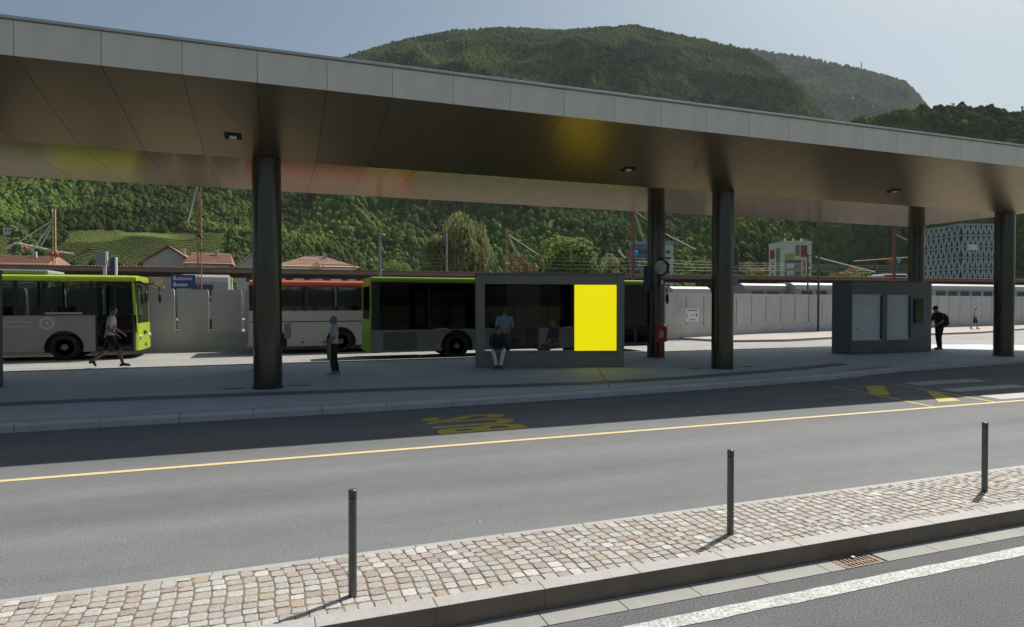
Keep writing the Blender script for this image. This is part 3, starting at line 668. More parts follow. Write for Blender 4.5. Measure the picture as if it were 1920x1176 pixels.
def stand(**k):
    J = dict(pelvis=(0,0,.97), chest=(0,0,1.30), neck=(0,0,1.48), head=(.02,0,1.635), sh_l=(0,.185,1.42), sh_r=(0,-.185,1.42),
             el_l=(-.02,.23,1.13), el_r=(-.02,-.23,1.13), wr_l=(.06,.23,.88), wr_r=(.06,-.23,.88), hip_l=(0,.09,.90), hip_r=(0,-.09,.90),
             kn_l=(.02,.10,.49), kn_r=(.02,-.10,.49), an_l=(0,.10,.085), an_r=(0,-.10,.085), to_l=(.16,.115,.04), to_r=(.16,-.115,.04))
    J.update(k); return J
def cloth(n, c): return M(n, c, .85, var=.12, scale=9, bump=.2, bscale=25)
dk_hair = M('hair_dark', (.030,.016,.012), .6); fair_hair = M('hair_grey_blond', (.20,.155,.10), .6, var=.2, scale=30)
white_t = cloth('white_cotton', (.62,.65,.70)); black_c = cloth('black_cloth', (.016,.017,.02)); blue_s = cloth('blue_shirt', (.25,.41,.56)); lilac = cloth('pale_blue_blouse', (.42,.47,.60))
navy = cloth('navy_top', (.018,.026,.055)); white_p = cloth('white_trousers', (.68,.71,.78)); beige = cloth('beige_jacket', (.22,.20,.15)); turq = cloth('turquoise_shirt', (.30,.50,.54)); brown_sh = M('brown_shoe', (.085,.075,.035), .6)
dark_trs = cloth('dark_trousers', (.020,.021,.028))
wk = stand(pelvis=(0,0,.95), chest=(.05,0,1.28), neck=(.07,0,1.46), head=(.10,0,1.615), sh_l=(.05,.18,1.40), sh_r=(.05,-.18,1.40),
           el_l=(.10,.22,1.11), el_r=(.0,-.22,1.12), wr_l=(.28,.19,.98), wr_r=(.20,-.22,.95), hip_l=(0,.085,.88), hip_r=(0,-.085,.88),
           kn_l=(-.10,.09,.49), an_l=(-.44,.09,.19), to_l=(-.36,.09,.065), kn_r=(.24,-.09,.50), an_r=(.33,-.09,.10), to_r=(.49,-.09,.06))
L0 = onz(206, 689, .15)
p1 = person('person in white T-shirt and black shorts striding right past the lime bus', (L0.x, L0.y, .15), R(4), wk, SK, dk_hair, white_t, black_c, brown_sh, 1.06, legs='shorts')
def backpack(P, c, sx, sy, sz, mat, name='backpack', lean=0.):
    o = MB().ell((0,0,0), sx, sy, sz, 16, 12).ell((-sx*.55,0,-sz*.35), sx*.6, sy*.75, sz*.5, 12, 8).build(name, mat, P, loc=c); o.rotation_euler.y = lean
    remesh(o, .014, 3)
    for s_ in (-1,1):
        q = MB(); q.path([(sx*.5,s_*.10,sz*.75),(sx*.5+.12,s_*.12,sz*1.05),(sx*.5+.26,s_*.13,sz*.5),(sx*.5+.20,s_*.14,-sz*.4),(sx*.3,s_*.13,-sz*.8)], .02, 6); q.build('strap', mat, o)
    return o
# things carried are things of their own
def carried(fn, label, cat, P, *a, **k):
    o = fn(P, *a, **k); bpy.context.view_layer.update(); 
    mw = Matrix.Translation(P.location) @ Matrix.Rotation(P.rotation_euler.z, 4, 'Z') @ Matrix.Scale(P.scale[0], 4) @ Matrix.LocRotScale(o.location, o.rotation_euler, None)
    o.parent = None; o.matrix_world = mw; return tag(o, label, cat)
bagm = cloth('dark_bag', (.022,.022,.024))
carried(backpack, 'small dark backpack on the back of the striding person in white', 'backpack', p1, (-.17,.02,1.10), .085, .15, .22, bagm, lean=.12)
# woman with jacket
wj = stand(el_l=(.0,.22,1.14), wr_l=(.20,.12,1.05), el_r=(-.02,-.22,1.14), wr_r=(.20,-.11,1.03), kn_l=(.07,.08,.49), an_l=(.02,.085,.085), kn_r=(-.02,-.08,.49), an_r=(-.10,-.085,.085), to_l=(.18,.09,.04), to_r=(.05,-.09,.04), head=(.035,0,1.63))
L0 = onz(627, 703, .15)
p2 = person('person with short fair hair in pale blouse and black trousers facing left', (L0.x, L0.y, .15), R(176), wj, SK, fair_hair, lilac, black_c, M('pale_shoe',(.30,.25,.23),.6), .905, hair='bob', sleeve=.6)
def jacket(P, c):
    mb = MB(); n = 9
    for i in range(n):
        t = i/(n-1); mb.ell((.02*math.sin(i*2.1), -.16+.32*t, -.02), .055, .04, .10, 8, 6); mb.ell((.03*math.sin(i*1.3)+.03, -.14+.26*t, -.28-.05*math.sin(i*1.7)), .045, .045, .30, 8, 8)
    o = mb.build('jacket', beige, P, loc=c); remesh(o, .016, 4); return o
carried(jacket, 'beige jacket draped over the forearms of the person facing left', 'jacket', p2, (.12,0,1.04))
# seated on the shelter bench, facing the camera
sj = stand(pelvis=(0,0,.58), chest=(.12,0,.88), neck=(.22,0,1.03), head=(.33,0,1.13), sh_l=(.19,.18,.97), sh_r=(.19,-.18,.97), el_l=(.26,.22,.72), el_r=(.26,-.22,.72),
           wr_l=(.44,.07,.60), wr_r=(.44,-.07,.58), hip_l=(0,.10,.55), hip_r=(0,-.10,.55), kn_l=(.42,.15,.52), kn_r=(.42,-.15,.52), an_l=(.50,.06,.085), an_r=(.46,-.06,.085), to_l=(.64,.09,.04), to_r=(.60,-.07,.04), look=(.85,-.1,-.35))
fn = ang - math.pi/2
bp_ = A0 + Vector((math.cos(ang), math.sin(ang), 0))*.66 + Vector((-math.sin(ang), math.cos(ang), 0))*.17
person('person in navy top and white trousers hunched on the shelter bench', (bp_.x, bp_.y, .15), fn, sj, SK2, M('hair_brown',(.05,.028,.016),.6), navy, white_p, M('dark_shoe',(.05,.05,.05),.6), .98, sleeve=2)
# standing behind the shelter, hands behind the back
hj = stand(el_l=(-.09,.27,1.13), el_r=(-.09,-.27,1.13), wr_l=(-.19,.06,1.0), wr_r=(-.19,-.04,.96), look=(1,-.35,0))
q = at(946, 600, 19.75)
person('person in light blue shirt seen from behind through the shelter glass, hands clasped', (q.x, 19.75, .15), R(70), hj, SK2, dk_hair, blue_s, dark_trs, M('dark_shoe',(.05,.05,.05),.6), 1.03, sleeve=.6)
q = at(1042, 640, 19.95)
sd = dict(sj); sd.update(chest=(.04,0,.93), neck=(.06,0,1.10), head=(.10,0,1.26), sh_l=(.04,.18,1.04), sh_r=(.04,-.18,1.04), el_l=(.10,.22,.78), el_r=(.10,-.22,.78), wr_l=(.30,.12,.68), wr_r=(.30,-.12,.68), look=(1,.2,-.1))
person('dark haired person in black sitting behind the shelter glass near the poster', (q.x, 20.0, .15), R(200), sd, SK, dk_hair, black_c, M('khaki',(.16,.15,.11),.8), M('dark_shoe',(.05,.05,.05),.6), 1.0, sleeve=2)
st = thing('bench', 'low dark bench behind the shelter under the seated person in black', 'bench', (q.x, 20.02, .15), R(20))
B(-.75,.75,-.2,.22,.40,.46).build('seat', m_kiosk2, st, bevel=.01)
for sx in (-.6,.6): B(sx-.03,sx+.03,-.18,.2,0,.399).build('leg', m_kiosk2, st)
# man with backpack at the kiosk
bj = stand(pelvis=(0,0,.96), chest=(.06,0,1.28), neck=(.10,0,1.45), head=(.16,0,1.59), sh_l=(.08,.19,1.39), sh_r=(.08,-.19,1.39), el_l=(.08,.27,1.11), el_r=(.10,-.27,1.10), wr_l=(.28,.20,.98), wr_r=(.30,-.20,1.02), kn_l=(.07,.10,.49), kn_r=(.0,-.10,.49), an_l=(.03,.11,.085), an_r=(-.06,-.10,.085), to_l=(.2,.12,.04), to_r=(.1,-.11,.04), look=(1,0,-.12))
q = onz(1761, 656, .15)
p6 = person('person in black with dark cap using the kiosk end, backpack on', (q.x, q.y, .15), R(165), bj, SK, black_c, black_c, dark_trs, m_black, 1.07, hair='cap', sleeve=.55)
carried(backpack, 'bulky black backpack worn by the person at the kiosk', 'backpack', p6, (-.20,0,1.14), .14, .19, .27, bagm, lean=.1)
q = onz(1828, 618, .12)
fj = stand(kn_l=(.10,.09,.50), an_l=(.14,.09,.10), to_l=(.30,.10,.05), kn_r=(-.06,-.09,.49), an_r=(-.26,-.09,.13), to_r=(-.14,-.09,.06), el_r=(-.05,-.25,1.13), wr_r=(.05,-.27,.92), el_l=(.05,.24,1.13), wr_l=(.2,.2,1.0))
p7 = person('person in turquoise top and black shorts walking by the far concrete wall', (q.x, q.y, .12), R(-60), fj, SK, M('hair_white_cap',(.55,.52,.48),.7), turq, black_c, M('pink_shoe',(.4,.25,.22),.6), .98, legs='shorts', hair='short')
def bag(P, c):
    o = MB().ell((0,0,0), .07, .13, .17, 12, 8).build('shoulder_bag', white_t, P, loc=c); MB().path([(0,-.1,.12),(.0,-.02,.5),(0,.08,.14)], .012, 6).build('strap', white_t, o); return o
carried(bag, 'white shoulder bag of the far pedestrian in turquoise', 'bag', p7, (-.02,.32,1.0))

# ================================================================== BUSES
def bus(name, label, loc, L, H, c_edge, c_body, c_low_front, zw0, zw1, wheels, wins, gl, doors=(), roofmat=None, seats=True, rear_col=None, dash=None, c_rear=None):
    """x forward 0..L, near side y=0, width 2.5; doors: list of (x0,x1)"""
    P = thing(name, label, 'bus', loc); WD = 2.5; zs = .30; c_rear = c_rear or c_edge
    def side(y0, y1, dr):
        pts = [(.02, zs)]
        for wx in sorted(wheels):
            r = .62; a0 = math.asin((.46 - zs)/r) if abs(.46-zs) < r else 0
            for k in range(13):
                t = math.pi + a0 - (math.pi + 2*a0)*k/12
                pts.append((wx + r*math.cos(t), .46 + r*math.sin(t)))
        pts += [(L-.06, zs), (L-.06, zw0), (.02, zw0)]
        return MB().prism(pts, y0, y1, 'y').build('side_panel', c_body, P, fix=True)
    if not doors: side(0, .05, False)
    else:
        # near side is interrupted by doors: panels left and right of each door
        xs = [.02]; 
        for d in doors: xs += [d[0]-.01, d[1]+.01]
        xs.append(L-.06)
        for k in range(0, len(xs), 2):
            a, b = xs[k], xs[k+1]
            if b - a < .05: continue
            pts = [(a, zs)]
            for wx in sorted(wheels):
                if a < wx-.63 and wx+.63 < b:
                    r = .62; a0 = math.asin((.46 - zs)/r)
                    for q in range(13):
                        t = math.pi + a0 - (math.pi + 2*a0)*q/12; pts.append((wx + r*math.cos(t), .46 + r*math.sin(t)))
            pts += [(b, zs), (b, zw0), (a, zw0)]
            MB().prism(pts, 0, .05, 'y').build('side_panel', c_body, P, fix=True)
    side(WD-.05, WD, False)
    B(.1,L-.12,.36,WD-.36,.26,.95).build('chassis', m_black, P)
    B(.08,L-.15,.06,WD-.06,.96,1.0).build('floor', m_black, P)
    # upper frame and windows
    zt = zw1
    for y0, y1, ys in ((.006,.05,0),(WD-.05,WD-.006,1)):
        xs = [.02]
        for a, b in wins: xs += [a, b]
        xs.append(L-.06)
        for k in range(0, len(xs), 2):
            if xs[k+1]-xs[k] > .01: B(xs[k],xs[k+1],y0,y1,zw0+.001,zt).build('pillar', m_black, P)
        for a, b in wins:
            pw = B(a+.003,b-.003,(y0+.012 if ys==0 else y1-.02),(y0+.02 if ys==0 else y1-.012),zw0+.02 if not any(abs(a-d[0])<.12 for d in doors) or ys else zw0+.02,zt-.02).build('window', gl, P)
    for d in doors:
        dd = thing('door', None, None, (0,0,0)); dd.parent = P
        mid = (d[0]+d[1])/2
        for a, b in ((d[0],mid),(mid,d[1])):
            fr_ = MB().box(a+.005,a+.06,.002,.045,.34,zt).box(b-.06,b-.005,.002,.045,.34,zt).box(a+.06,b-.06,.002,.045,.34,.44).box(a+.06,b-.06,.002,.045,zt-.1,zt)
            fr_.build('leaf_frame', m_black, dd); B(a+.06,b-.06,.018,.028,.441,zt-.101).build('leaf_glass', gl, dd)
    # roof: coloured cornice with rounded shoulder
    prof = [(0,zt),(0,zt+.10),(.03,zt+.17),(.10,H-.03),(.25,H),(WD-.25,H),(WD-.10,H-.03),(WD-.03,zt+.17),(WD,zt+.10),(WD,zt)]
    MB().prism(prof, .03, L-.05, 'x').build('roof', c_edge, P, fix=True, bevel=.02)
    B(.3,L-.5,.3,WD-.3,H-.02,H+.02).build('roof_top', roofmat or m_busroof, P)
    # rear
    B(-.02,.019,.03,WD-.03,.32,1.50).build('rear_panel', c_rear, P, bevel=.015)
    B(-.02,.018,.02,.30,1.502,zt+.05).build('rear_pillar', c_rear, P, bevel=.01); B(-.02,.018,WD-.30,WD-.02,1.502,zt+.05).build('rear_pillar', c_rear, P, bevel=.01)
    B(-.012,.012,.301,WD-.301,1.502,zt-.15).build('rear_window', m_glass_dk, P); B(-.02,.018,.301,WD-.301,zt-.149,zt+.05).build('rear_header', c_rear, P)
    B(-.06,.02,.0,WD,.28,.50).build('rear_bumper', c_rear, P, bevel=.03)
    for y in (.10, WD-.10):
        for z in (.78,1.0,1.28): MB().tube((-.035,y,z),(-.019,y,z),.055,.055,14).build('tail_light', m_tail if z != 1.0 else m_orange, P)
    # front
    fl = MB(); 
    fl.add([(L-.06,.0,.30),(L+.02,.10,.30),(L+.05,.5,.30),(L+.06,1.25,.30),(L+.05,2.0,.30),(L+.02,2.4,.30),(L-.06,2.5,.30),
            (L-.06,.0,1.32),(L+.0,.10,1.32),(L+.03,.5,1.32),(L+.04,1.25,1.32),(L+.03,2.0,1.32),(L+.0,2.4,1.32),(L-.06,2.5,1.32)],
           [(i,i+1,i+8,i+7) for i in range(6)] + [(7,8,9,10,11,12,13),(6,5,4,3,2,1,0)])
    fl.build('front_panel', c_low_front, P)
    ws = MB(); ws.add([(L-.02,.06,1.33),(L+.02,.5,1.33),(L+.03,1.25,1.33),(L+.02,2.0,1.33),(L-.02,2.44,1.33),(L-.12,.06,zt-.12),(L-.08,.5,zt-.12),(L-.07,1.25,zt-.12),(L-.08,2.0,zt-.12),(L-.12,2.44,zt-.12)], [(i,i+1,i+6,i+5) for i in range(4)])
    ws.build('windscreen', m_glass_dim, P)
    for y in (.0, 2.44): MB().hexa([(L-.10,y,1.0),(L-.01,y,1.0),(L-.01,y+.06,1.0),(L-.10,y+.06,1.0)],[(L-.2,y,zt+.02),(L-.10,y,zt+.02),(L-.10,y+.06,zt+.02),(L-.2,y+.06,zt+.02)]).build('front_pillar', c_edge, P)
    MB().hexa([(L-.3,.02,zt-.12),(L-.09,.06,zt-.12),(L-.09,2.44,zt-.12),(L-.3,2.48,zt-.12)],[(L-.3,.02,zt+.08),(L-.14,.1,zt+.08),(L-.14,2.4,zt+.08),(L-.3,2.48,zt+.08)]).build('destination_box', m_black, P)
    MB().prism([(0,zt+.02),(.05,zt+.12),(.2,H-.03),(.4,H),(WD-.4,H),(WD-.2,H-.03),(WD-.05,zt+.12),(WD,zt+.02)], L-.3, L-.04, 'x').build('front_cornice', c_edge, P, fix=True, bevel=.03)
    for s_, y in ((1,.34),(-1,2.16)):
        h = MB().ell((L+.045,y,.80),.03,.17,.10,14,8).build('headlight', M('headlamp',(.70,.70,.68),.15,metal=.5), P); MB().ell((L+.06,y+.05,.80),.025,.05,.055,10,6).build('lens', m_lgrey, h)
    for y, s_ in ((-.02,-1),(2.52,1)):
        mr = MB(); mr.path([(L-.15,y+.05,zt-.02),(L+.10,y+s_*.10,zt+.0),(L+.28,y+s_*.20,zt-.12),(L+.33,y+s_*.24,zt-.35)], .03, 8); arm = mr.build('mirror_arm', m_black, P)
        MB().ell((L+.32,y+s_*.24,zt-.58),.06,.11,.24,10,8).build('mirror', m_black, arm)
    # wheels
    for wx in wheels:
        for y0, s_ in ((.03,1),(WD-.03,-1)):
            wo = thing('wheel', None, None, (wx,y0,.47)); wo.parent = P
            MB().lathe([(.30,.02*s_),(.40,.0),(.455,.02*s_),(.47,.06*s_),(.47,.25*s_),(.44,.29*s_),(.30,.29*s_)], axis='y', n=32).build('tyre', m_rubber, wo)
            MB().lathe([(.30,.02*s_),(.285,.05*s_),(.22,.085*s_),(.13,.075*s_),(.12,.02*s_),(.06,.01*s_),(.0,.01*s_)], axis='y', n=28).build('rim', m_rim, wo)
    B(.12,L-.2,.40,WD-.40,.0+.30,.31).build('underside', m_black, P)
    if seats:
        sm = None
        x = 1.2
        while x < L-2.2:
            for y in (.15, 1.50):
                if sm is None:
                    q = MB().box(-.22,.22,0,.85,1.25,1.36).box(-.30,-.20,0,.40,1.36,1.95).box(-.30,-.20,.45,.85,1.36,1.95); sm = q.mesh('seat'); sm.materials.append(m_seatc)
                inst('seat', sm, P, (x, y, 0))
            x += .85
    return P
# lime bus at left
bL = bus('city_bus', 'grey bus with lime roof edge and lime nose, at the left edge', (-4.90-12.0, 27.6, 0), 12.0, 3.13, m_lime, m_busgrey, m_lime, 1.64, 2.90,
         [2.6, 9.62], [(.25,1.7),(1.8,3.3),(3.4,4.9),(5.0,6.5),(6.6,8.1),(8.2,8.95),(9.0,10.45),(10.55,11.8)], m_glass_bus, doors=[(10.62,11.86)], roofmat=m_lime)
B(2.5,9.1,.25,2.2,3.135,3.30).build('roof_unit', M('bus_roof_grey',(.30,.34,.37),.4), bL, bevel=.06)
lg = MB()
for k in range(32):
    t0, t1 = 2*math.pi*k/32, 2*math.pi*(k+1)/32
    lg.hexa(*[[(9.10+r_*math.cos(t_), yy, 1.36+r_*math.sin(t_)) for r_, t_ in ((.15,t0),(.235,t0),(.235,t1),(.15,t1))] for yy in (-.004,-.001)])
lg = lg.build('emblem_ring', M('emblem_pale',(.42,.42,.42),.5), bL)
MB().prism([(9.10+.10*math.cos(k*math.pi/8)*(1 if k%2 else .55), 1.36+.10*math.sin(k*math.pi/8)*(1 if k%2 else .55)) for k in range(16)], -.005,-.001,'y').build('emblem_centre', M('emblem_pale',(.42,.42,.42),.5), lg)
for a, b, z in ((7.55,8.65,1.42),(7.35,8.55,1.25),(9.05,10.2,1.72)): B(a,b,-.003,-.001,z-.035,z+.035).build('lettering_band', M('lettering_pale',(.32,.32,.32),.5,var=.5,scale=8,stretch=(3,1,1)), bL)
B(11.0,11.8,.06,.07,1.15,1.42).build('red_stripe', M('dull_red',(.22,.03,.03),.5), bL)
B(6.10,6.30,-.012,.0,.56,.66).build('side_marker', m_orange, bL, bevel=.01)
for z, a in ((1.02,.44),(.55,.5)): MB().hexa([(12.03,.6,z-.14),(12.07,1.25,z-.14),(12.07,1.3,z-.14),(12.03,.62,z-.14)],[(12.03,.5,z+.0),(12.06,1.25,z+.0),(12.06,1.3,z+.0),(12.03,.6,z+.0)]).build('front_trim', m_black, bL)
# green bus behind the shelter
bC = bus('city_bus', 'grey and black bus with green roof edge and green tail behind the shelter', (3.22, 23.5, 0), 12.0, 3.05, m_green, M('bus_grey_dark',(.20,.205,.20),.38,metal=.2,var=.08), m_green, 1.11, 2.86,
         [3.2, 9.1], [(.3,2.1),(2.13,4.0),(4.03,5.2),(6.6,8.0),(8.03,10.2)], m_glass_dk, doors=[(5.25,6.55),(10.3,11.6)], roofmat=m_green)
B(.42,1.65,-.012,.0,.36,1.02).build('engine_hatch', M('hatch_grey',(.10,.105,.105),.5,var=.1), bC, bevel=.006)
for x in (.25, 2.45, 7.5, 10.05): MB().tube((x,-.02,.52),(x,-.001,.52),.05,.05,12).build('side_marker', m_orange, bC)
for a in (5.4, 6.1): B(a,a+.38,.05,.06,2.48,2.56).build('door_lamp', M('dim_red',(.25,.03,.04),.4), bC)
B(7.0,7.5,-.004,.0,.42,1.05).build('side_notice', M('notice_green',(.22,.26,.24),.6,var=.3,scale=6), bC)
# red and white coach
bR = bus('coach', 'white coach with red roof edge parked behind the green bus', (-1.05, 28.0, 0), 7.0, 3.03, m_red, m_buswhite, m_buswhite, 1.77, 2.80,
         [.85, 3.62], [(.12,.95),(1.02,2.15),(2.22,3.45),(3.52,4.9),(5.0,6.6)], m_glass_red, roofmat=M('coach_roof_tan',(.45,.33,.26),.5), c_rear=m_buswhite)
B(0.03,6.9,-.004,.0,1.30,1.34).build('trim_line', m_black, bR)
B(1.35,1.62,-.005,.0,.62,1.25).build('side_notice', M('notice_blue',(.16,.17,.22),.6), bR)
B(2.0,2.12,-.012,.0,.42,.50).build('side_marker', m_tail, bR)
# white pedestrian sign on the wall
# ================================================================== CONCRETE WALL
wall = thing('concrete_wall', 'long grey concrete wall of upright slabs with open slots between them', 'wall', (0,0,0))
WP = [(-22,31.0),(20.6,30.75),(30,33.6),(36,34.8),(52,37.2),(80,41)]
ZW = 2.68
for (x0,y0),(x1,y1) in zip(WP[:-1], WP[1:]):
    L = math.hypot(x1-x0,y1-y0); a = math.atan2(y1-y0,x1-x0)
    B(0,L-.01,0,.22,-.05,.82).build('wall_base', m_conc_dk, wall, loc=(x0,y0,0), rotz=a)
pm = {}
def wpanel(w_):
    k = round(w_,3)
    if k not in pm:
        mb = MB().prism([(-w_/2,.824),(w_/2,.824),(w_/2,ZW-.06),(w_/2-.05,ZW),(-w_/2+.05,ZW),(-w_/2,ZW-.06)], .004, .20, 'y'); pm[k] = mb.mesh('wall_panel'); pm[k].materials.append(m_conc)
    return pm[k]
acc = 0
for si, ((x0,y0),(x1,y1)) in enumerate(zip(WP[:-1], WP[1:])):
    L = math.hypot(x1-x0,y1-y0); a = math.atan2(y1-y0,x1-x0); pit = 1.335 if si == 0 else 1.62
    n = max(1, round(L/pit)); st_ = L/n; gp = .13 if si == 0 else .11
    # keep the slots at the surveyed places on the left
    off = 0
    if si == 0:
        s0 = at(331,600,31.0).x - x0; n = int(L/pit); off = s0 % pit; st_ = pit
        inst('wall_panel', wpanel(off-gp), wall, (x0+off/2, y0, 0), a)
        n = int((L-off)/pit)
    for k in range(n):
        c = off + (k+.5)*st_; inst('wall_panel', wpanel(st_-gp), wall, (x0+math.cos(a)*c, y0+math.sin(a)*c, 0), a)
q = at(1300, 591, 30.6)
ps = thing('pedestrian_sign', 'white wayfinding sign with walking figure and arrow on the concrete wall', 'sign', (q.x, 30.72, q.z), R(9))
W2, H2 = .56, .41
B(-W2,W2,-.03,.0,-H2,H2).build('panel', m_white, ps, bevel=.006)
for a in ((-W2,W2,H2-.03,H2),(-W2,W2,-H2,-H2+.03),(-W2,-W2+.03,-H2+.03,H2-.03),(W2-.03,W2,-H2+.03,H2-.03)): B(a[0],a[1],-.036,-.031,a[2],a[3]).build('border', M('sign_border',(.25,.28,.42),.5), ps)
blk = M('sign_black',(.03,.03,.035),.6)
B(-.40,.40,-.034,-.031,.235,.30).build('print_line', M('print_dark',(.16,.16,.17),.6,var=.5,scale=25,stretch=(2,1,1)), ps); B(-.24,.24,-.034,-.031,-.30,-.235).build('print_line', M('print_dark',(.16,.16,.17),.6), ps)
MB().prism([(-.44+.03*math.cos(t),.13+.03*math.sin(t)) for t in [k*math.pi/5 for k in range(10)]],-.034,-.031,'y').build('walking_figure_head', blk, ps)
MB().prism([(-.47,-.14),(-.43,-.02),(-.46,.09),(-.42,.09),(-.36,.02),(-.40,.03),(-.40,-.02),(-.34,-.14),(-.37,-.14),(-.42,-.04),(-.44,-.14)],-.034,-.031,'y').build('walking_figure', blk, ps)
MB().prism([(.20,-.02),(.32,-.02),(.27,-.10),(.32,-.10),(.42,0),(.32,.10),(.27,.10),(.32,.02),(.20,.02)],-.034,-.031,'y').build('arrow', blk, ps)
MB().bar((-.09,-.0335,-.08),(.09,-.0335,.08),.03,.003,up=(0,1,0)).build('red_bar', M('sign_red',(.5,.12,.12),.6), ps); B(-.08,.08,-.033,-.031,-.03,.02).build('vehicle_symbol', M('symbol_grey',(.35,.35,.37),.6), ps)
B(-.02,.02,.001,.04,-H2,-.1).build('bracket', m_grey, ps)

# ================================================================== RAILWAY
rc = thing('railway_platform_roof', 'long low brown railway platform roof beyond the concrete wall', 'roof', (0,0,0))
RP = [(-62,58.6),(22,58.5),(58,54.6),(120,49.5)]
for (x0,y0),(x1,y1) in zip(RP[:-1], RP[1:]):
    L = math.hypot(x1-x0,y1-y0); a = math.atan2(y1-y0,x1-x0)
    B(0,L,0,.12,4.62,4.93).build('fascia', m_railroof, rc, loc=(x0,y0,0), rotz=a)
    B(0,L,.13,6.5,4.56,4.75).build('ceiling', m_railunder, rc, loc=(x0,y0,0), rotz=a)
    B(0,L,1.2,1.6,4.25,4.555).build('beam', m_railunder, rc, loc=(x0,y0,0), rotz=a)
    mb = MB(); n = int(L/.22); 
    for k in range(n):
        xa = k*L/n; xm = (k+.5)*L/n; xb = (k+1)*L/n
        mb.quad((xa,-.12,4.96),(xm,-.12,5.03),(xm,6.6,5.13),(xa,6.6,5.06)); mb.quad((xm,-.12,5.03),(xb,-.12,4.96),(xb,6.6,5.06),(xm,6.6,5.13))
    mb.build('roof_sheet', m_railroof, rc, loc=(x0,y0,0), rotz=a)
    k = 3.0
    while k < L-1:
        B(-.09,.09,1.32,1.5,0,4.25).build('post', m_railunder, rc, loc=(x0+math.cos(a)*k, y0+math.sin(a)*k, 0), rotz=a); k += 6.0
rail_platform = tag(MB().prism([(-62,58),(22,58),(58,54),(120,49),(120,56),(58,61),(22,65),(-62,65)], 0, .55, 'z').build('railway_platform', m_conc_dk, fix=True), kind='structure')
def mast(label, px, py_top, Y, mat, w_, arms=()):
    p = at(px, py_top, Y); t = thing('catenary_mast', label, 'mast', (p.x, Y, 0), 0, 'railway masts with stays')
    h = p.z
    m_ = MB().box(-w_/2,-w_/2+.04,-w_/2,w_/2,0,h).box(w_/2-.04,w_/2,-w_/2,w_/2,0,h); m_.build('channel_post', mat, t)
    lc = MB(); z = .3; s_ = 1
    while z < h-.5: lc.bar((-s_*w_/2*.8,0,z),(s_*w_/2*.8,0,z+.45),.03); z += .45; s_ = -s_
    lc.build('lacing', mat, t)
    for (xa,ya,xb,yb,r,mm) in arms:
        a = at(xa,ya,Y) - t.location; b = at(xb,yb,Y) - t.location
        MB().tube(a,b,r,r,8).build('stay', mm, t)
    return t
m_ins = M('insulator_red',(.42,.07,.05),.5); m_stay = M('stay_pale',(.55,.55,.50),.5)
mast('rusty mast with bent stay rising left of the nearest column', 373, 350, 46, m_mast, .24, [(370,350,352,418,.05,m_stay),(350,417,372,445,.07,m_mast),(372,440,380,447,.06,m_black),(374,468,382,470,.06,m_black)])
t = mast('ochre mast with pale diagonal stays at the far left', 101, 392, 80, m_mast_y, .30, [(99,413,32,456,.06,m_stay),(99,416,60,470,.07,m_stay),(100,420,75,465,.06,m_stay),(30,456,98,470,.10,m_stay),(105,472,138,476,.09,m_stay),(28,456,12,466,.09,m_stay)])
for px, py in ((48,467),(97,477),(106,478)): MB().ell(at(px,py,79.8)-t.location,.22,.18,.30,10,7).build('insulator', m_ins, t)
mast('tall rusty mast left of the clock column', 1187, 393, 52, m_mast, .24, [(1190,395,1250,440,.03,m_stay),(1250,440,1305,468,.05,m_stay),(1190,400,1208,452,.03,m_stay),(1160,470,1172,484,.09,m_stay)])
t = mast('ochre mast with stays standing behind the willow', 951, 428, 84, m_mast_y, .28, [(953,440,1010,478,.05,m_stay),(953,440,975,482,.05,m_stay),(955,445,967,475,.05,m_stay)])
MB().ell(at(949,496,83.7)-t.location,.30,.2,.25,10,7).build('insulator', m_ins, t)
mast('rusty mast beside the last rear column', 1677, 428, 47, m_mast, .22, [(1680,440,1712,455,.03,m_stay),(1530,482,1640,510,.05,m_stay),(1600,490,1712,482,.05,m_mast_y)])
mast('thin brown mast behind the roof right of the willow', 902, 460, 88, m_mast, .20)
mast('slim pale mast in front of the willow', 838, 438, 90, m_lgrey, .18)
mast('short rusty mast behind the pale tiled house', 664, 472, 84, m_mast, .25)
# coloured signal discs
def disc(px, py, Y, r, mat, label):
    t = thing('signal_disc', label, 'sign', at(px,py,Y)); MB().lathe([(0,-.03),(r,-.03),(r,.03),(0,.03)], axis='y', n=20).build('disc', mat, t); MB().bar((0,.035,0),(0,.035,-r*1.6),.04).build('bracket', m_black, t); return t
m_cyan = M('signal_blue',(.03,.25,.55),.5); m_sred = M('signal_red',(.5,.03,.04),.5)
disc(1180,476,51.7,.26,m_sred,'red disc on the mast left of the clock column'); disc(1192,475,51.7,.26,m_cyan,'blue disc on the mast left of the clock column')
disc(1670,490,46.7,.24,m_sred,'red disc on the mast beside the last rear column'); disc(1685,490,46.7,.24,m_cyan,'blue disc on the mast beside the last rear column')
disc(1598,504,60,.24,M('signal_orange',(.75,.10,.03),.5),'small orange red disc above the kiosk')
# wires
def wire(label, pts, r=.02):
    t = MB(); P3 = [at(*p) for p in pts]; out = []
    for a, b in zip(P3[:-1], P3[1:]):
        n = 6
        for k in range(n): q = a.lerp(b, k/n); q.z -= .25*math.sin(math.pi*k/n)*((b-a).length/30); out.append(q)
    out.append(P3[-1]); t.path(out, r, 5); return tag(t.build('overhead_wire', m_black), label, 'wire', 'railway overhead wires')
for k, (ya, yb) in enumerate(((480,498),(487,503),(494,507),(474,494))):
    wire(['upper','second','third','topmost'][k] + ' dark overhead wire of the railway crossing in front of the trees', [(560,ya,86),(838,ya+5,88),(951,ya+6,86),(1187,ya+10,84),(1460,yb,82),(1760,yb+2,80)], .022)
